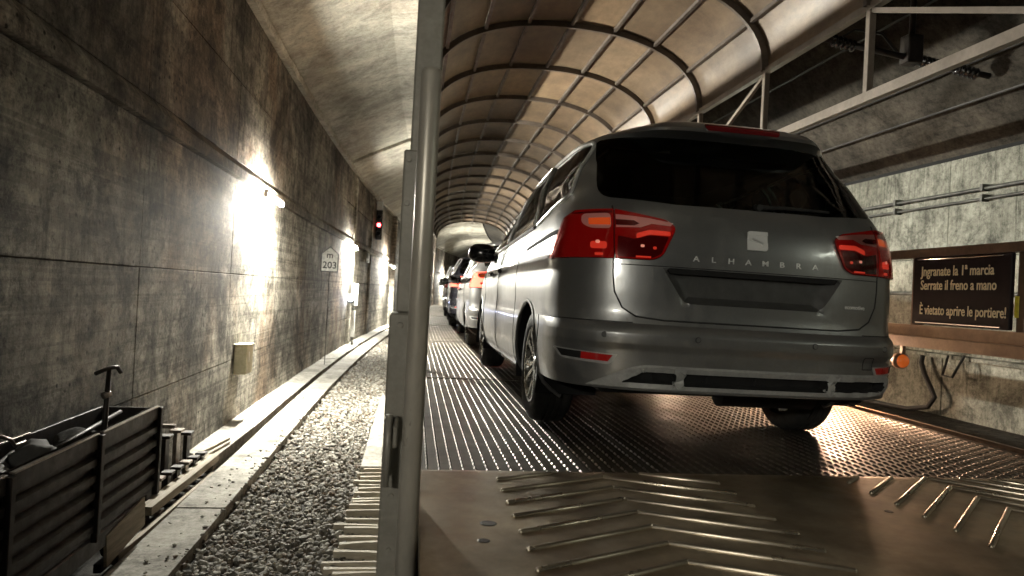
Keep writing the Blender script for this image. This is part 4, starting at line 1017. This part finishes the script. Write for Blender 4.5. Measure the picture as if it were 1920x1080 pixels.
    tl = tubeline(dense([(px_(-.70, .934), .934), (px_(.70, .934), .934)], .03, False), .0022, 0, 6, False); lines.add(tl.v, tl.f)
    pt('shut_line', lines, M['black'], tg)
    for s in (-1, 1):
        a = [(px_(.60 * s, .655), .655), (s * pb, .655), (s * pb, .5)]
        pt('door_gap', tubeline(dense(a, .03, False), .003, 0, 6, False), M['black'])
        for y0, y1 in ((1.40, 1.50), (2.16, 2.50), (3.42, 3.50)):
            b = tubeline(dense([(py_(y0, 1.20, s), 1.20), (py_(y1, .75, s), .75), (py_(y1, .30, s), .30)], .05, False), .003, 0, 6, False); pt('door_gap', b, M['black'])
    for s in (-1, 1):
        P = dense([(py_(.40, 1.085, s), 1.085), (py_(1.22, 1.036, s), 1.036), (py_(1.22, 1.056, s), 1.056), (py_(.40, 1.110, s), 1.110)], .04)
        pt('sliding_rail', patch(P, .002, .004), M['dark'])
        for y, z in ((2.36, .93), (2.92, .915)):
            x = abs(S(py_(y, z, s), z).x); pt('door_handle', MB().bbox(min(s * (x + .012), s * (x + .045)), y - .12, z - .018, max(s * (x + .012), s * (x + .045)), y + .10, z + .02, .012).box(min(s * (x - .01), s * (x + .03)), y + .06, z - .012, max(s * (x - .01), s * (x + .03)), y + .09, z + .012), M['blackgloss'], smooth=False)
        P = dense([(py_(1.44, .25, s), .25), (py_(3.5, .25, s), .25), (py_(3.5, .285, s), .285), (py_(1.44, .29, s), .29)], .05); pt('sill_strip', patch(P, .012, .014), M['chrome' if s < 0 else 'trimgrey'])
    # wheel arches, wheels
    for i, P in enumerate(AR):
        pt('arch_lip', MB().tube([S(p, v) + Nn(p, v) * -.002 for p, v in P], .012, 8), M['carpaint'])
    for yc in (1.0, 3.92):
        for s in (-1, 1):
            mb = MB(); n = 24; vs = []
            for a in np.linspace(-.1 * math.pi, 1.1 * math.pi, n):
                for x in (.60, .945): vs.append((s * x, yc + .39 * math.cos(a), max(.15, .335 + .39 * math.sin(a))))
            mb.add(vs, [(2 * k, 2 * k + 1, 2 * k + 3, 2 * k + 2) for k in range(n - 1)])
            mb.add([(s * .60, yc, .335)] + [vs[2 * k] for k in range(n)], [(0, k + 1, k + 2) for k in range(n - 1)])
            pt('wheel_arch', mb, M['dark'], smooth=False)
            R0 = .337; xo = s * .925; ax = -s
            prof = [(0 + .02, .225), (.004, .24), (.0, .27), (.006, .305), (.022, .326), (.045, R0), (.072, R0 + .001), (.074, R0 - .008), (.082, R0 - .008), (.084, R0 + .001), (.108, R0 + .001), (.110, R0 - .008), (.118, R0 - .008), (.120, R0 + .001), (.144, R0 + .001), (.146, R0 - .008), (.154, R0 - .008), (.156, R0 + .001), (.18, R0), (.203, .326), (.22, .305), (.225, .27), (.22, .24), (.20, .225)]
            wl_ = pt('wheel', MB().lathe([(o * ax, r) for o, r in prof], 44, 'x', (xo, yc, R0)), M['tyre'])
            rimp = [(.018, .232), (.010, .228), (.012, .214), (.03, .206), (.10, .198), (.20, .20), (.205, .225)]
            pt('rim', MB().lathe([(o * ax, r) for o, r in rimp], 40, 'x', (xo, yc, R0)), M['alloy'], wl_)
            sp = MB()
            for k in range(10):
                a0 = 2 * math.pi * k / 10 + (.06 if k % 2 else -.06)
                def pt3(r, da, o): a = a0 + da; return (xo + ax * o, yc + r * math.cos(a), R0 + r * math.sin(a))
                q = [pt3(.045, -.25, .035), pt3(.045, .25, .035), pt3(.215, .085, .016), pt3(.215, -.085, .016), pt3(.045, -.3, .07), pt3(.045, .3, .07), pt3(.215, .11, .055), pt3(.215, -.11, .055)]
                sp.add(q, [(0, 1, 2, 3), (0, 4, 5, 1), (1, 5, 6, 2), (2, 6, 7, 3), (3, 7, 4, 0), (4, 7, 6, 5)])
            pt('spokes', sp, M['alloy'], wl_, smooth=False)
            pt('hub', MB().lathe([(o * ax, r) for o, r in [(.028, 0), (.028, .026), (.034, .05), (.06, .07), (.09, .07)]], 24, 'x', (xo, yc, R0)), M['alloy'], wl_)
            pt('brake_disc', MB().lathe([(o * ax, r) for o, r in [(.10, 0), (.10, .15), (.12, .15), (.12, 0)]], 24, 'x', (xo, yc, R0)), M['darksteel'], wl_)
    pt('underbody', MB().bbox(-.72, .14, .30, .72, 4.6, .42, .02), M['black'], smooth=False)
    pt('axle', MB().tube([(-.75, 1.0, .335), (.75, 1.0, .335)], .035, 8), M['black'])
    pt('silencer', MB().lathe([(-.30, .03), (-.29, .085), (.25, .085), (.26, .03)], 20, 'x', (.32, .42, .30)), M['darksteel'])
    pt('exhaust_pipe', MB().tube([(.58, .42, .30), (.66, .36, .30), (.66, .16, .31)], .028, 10).tube([(.0, .42, .3), (-.1, .6, .32), (-.12, 3.0, .30)], .028, 8), M['darksteel'])
    for s in (-1, 1):
        pt('trailing_arm', MB().beam((s * .62, .98, .30), (s * .40, 1.75, .36), .07, .06), M['darksteel'], smooth=False)
        pt('damper', MB().tube([(s * .60, .88, .28), (s * .52, .95, .62)], .03, 8), M['black'])
    # mirrors
    for s in (-1, 1):
        mb = MB(); bm = bmesh.new(); bmesh.ops.create_uvsphere(bm, u_segments=20, v_segments=12, radius=1); bm.verts.index_update()
        for v in bm.verts:
            f = lambda t, n: math.copysign(abs(t) ** n, t)
            mb.v.append((s * 1.045 + f(v.co.x, .75) * .125 * 1., 3.20 + f(v.co.y, .8) * .075 + v.co.x * s * .02, 1.115 + f(v.co.z, .75) * .088))
        mb.f = [tuple(v.index for v in f.verts) for f in bm.faces]; bm.free()
        m_ = pt('mirror', mb, M['blackgloss'])
        pt('mirror_arm', MB().beam((s * .90, 3.22, 1.05), (s * .99, 3.21, 1.08), .06, .035), M['blackgloss'], m_, smooth=False)
    # wiper, sensors, tow cover, fins
    wp = MB().tube([S(px_(.02, 1.262), 1.262) + Vector((0, -.012, 0)), S(px_(.15, 1.27), 1.27) + Vector((0, -.02, 0)), S(px_(.42, 1.272), 1.272) + Vector((0, -.012, 0))], [.014, .010, .006], 8)
    wp.lathe([(-.03, 0), (-.03, .016), (.01, .022)], 14, 'y', tuple(S(0.02, 1.262))); pt('wiper', wp, M['black'])
    for x in (-.735, -.30, .30, .735):
        p = S(px_(x, .6), .592); pt('sensor', MB().lathe([(-.004, 0), (-.004, .011), (.004, .0125)], 16, 'y', tuple(p)), M['carpaint'], bu)
        pt('sensor_ring', MB().tube([p + Vector((.0125 * math.cos(a), -.0015, .0125 * math.sin(a))) for a in np.linspace(0, 2 * math.pi, 17)], .0016, 5), M['black'], bu)
    P = rear(rounded([(.60, .545), (.665, .545), (.665, .485), (.60, .485)], .006)); pt('tow_cover', tubeline(P, .0022, .0), M['black'], bu)
    for x in (-.365, .42):
        p = S(px_(x, .395), .395); pt('fin', MB().beam(p + Vector((.025, .03, .032)), p + Vector((-.02, .03, -.034)), .028, .05, (0, 1, 0)), M['trimgrey'], bu, smooth=False)
    # cabin
    cab = pt('cabin_floor', MB().box(-.82, .55, .62, .82, 3.3, .66), M['seat'], smooth=False)
    for y in (1.25, 2.15, 3.0):
        for x in ((-.45, .0, .45) if y < 2.9 else (-.4, .4)):
            st = pt('seat', MB().bbox(x - .21, y - .06, .7, x + .21, y + .06, 1.22, .05), M['seat'], smooth=False)
            pt('headrest', MB().bbox(x - .12, y - .05, 1.26, x + .12, y + .04, 1.42, .04), M['seat'], st, smooth=False)
    pt('headlining', MB().box(-.56, .8, 1.64, .56, 2.3, 1.655), M['seat'], smooth=False)
    # dress: recess lip, emblem and letters
    def frame(x, v, off):
        p = px_(x, v); P = S(p, v); n = Nn(p, v); X = (S(p + .01, v) - S(p - .01, v)).normalized(); Y = n.cross(X).normalized()
        P = P + n * off; return Matrix(((X.x, Y.x, n.x, P.x), (X.y, Y.y, n.y, P.y), (X.z, Y.z, n.z, P.z), (0, 0, 0, 1)))
    deco = []
    xs8 = np.linspace(-.31, .31, 8)
    for ch, x in zip('ALHAMBRA', xs8):
        me, w = text_mesh(ch, .038, .002, .0004, 1.25); me.transform(frame(float(x), .978, .002) @ Matrix.Translation((-w / 2, -.01, 0))); me.materials.append(M['letterwhite']); deco.append(inst('badge_letter', me, tg))
    me, w = text_mesh('ecomotive', .030, .0012, .0003, 1.0); me.transform(frame(.55, .795, .002) @ Matrix.Translation((-w / 2, -.01, 0))); me.materials.append(M['letterwhite']); deco.append(inst('model_badge', me, tg))
    # emblem: an S cut out of a rounded square by two slanted slits
    em = MB(); a = .052; b = .048
    up = [(-a, b * .95), (-a * .75, b), (a, b), (a, b * .62), (-a * .30, b * .62), (-a * .42, b * .30), (a * .95, -b * .12), (a * .95, -b * .02)]
    poly1 = [(-a * .8, b), (a, b), (a, b * .58), (-a * .45, b * .58), (-a * .45, b * .28), (a * .6, -b * .12), (a * .55, -b * .34), (-a, b * .12), (-a, b * .8)]
    poly2 = [(-x, -y) for x, y in poly1]
    fm = frame(.0, 1.088, .0)
    def ext(poly, d):
        n = len(poly); vs = [fm @ Vector((x, y, d)) for x, y in poly] + [fm @ Vector((x, y, 0)) for x, y in poly]
        return MB().add(vs, [tuple(range(n))] + [(i, n + i, n + (i + 1) % n, (i + 1) % n) for i in range(n)])
    base = rounded([(-a, -b), (a, -b), (a, b), (-a, b)], .014)
    eb = pt('emblem', ext(base, .005), M['letterwhite'], tg, smooth=False); fixn(eb.data); deco.append(eb)
    for P in (poly1, poly2):
        me_ = ext(rounded(P, .004), .009); o_ = pt('emblem_half', me_, M['letterwhite'], tg, smooth=False); fixn(o_.data); deco.append(o_)
    return car, deco
hero, deco = build_car()
def set_mat(o, m):
    for i, sl in enumerate(o.material_slots): sl.link = 'OBJECT'; sl.material = m
def tail_car(x, y, rz, sc, pm, label, lit):
    c = copy_tree(hero); c.location = (x + cx(y), y, .008); c.rotation_euler = (0, 0, rz); c.scale = sc; c['label'] = label; c['group'] = 'cars parked in a row on the wagon'
    def rec(o):
        for ch in list(o.children):
            nm = ch.name.split('.')[0]
            if nm in ('badge_letter', 'model_badge', 'emblem', 'emblem_half'): bpy.data.objects.remove(ch); continue
            if ch.data and ch.data.materials and ch.data.materials[0] == M['carpaint']: set_mat(ch, pm)
            if lit and nm == 'tail_lamp': set_mat(ch, M['lens_lit'])
            rec(ch)
    rec(c); return c
hero.location = (1.644, 3.18, .008); hero.rotation_euler = (0, R(.6), 0)
hero['label'] = 'silver grey people carrier with tinted rear window, nearest car on the wagon'; hero['group'] = 'cars parked in a row on the wagon'
tail_car(1.62, 9.0, R(-1), (.93, .92, .86), M['carpaint2'], 'pale silver car with lit red tail lamp, directly ahead of the grey people carrier', True)
tail_car(1.60, 14.1, R(-2), (.94, .9, .88), M['carpaint3'], 'dark blue car two places ahead of the grey people carrier', True)
tail_car(1.60, 19.3, R(-3), (.94, .92, .86), M['carpaint4'], 'black car third ahead of the people carrier, mostly hidden', False)
tail_car(1.60, 24.6, R(-4), (.96, .95, .98), M['carpaint4'], 'dark tall car farthest along the row on the wagon', False)
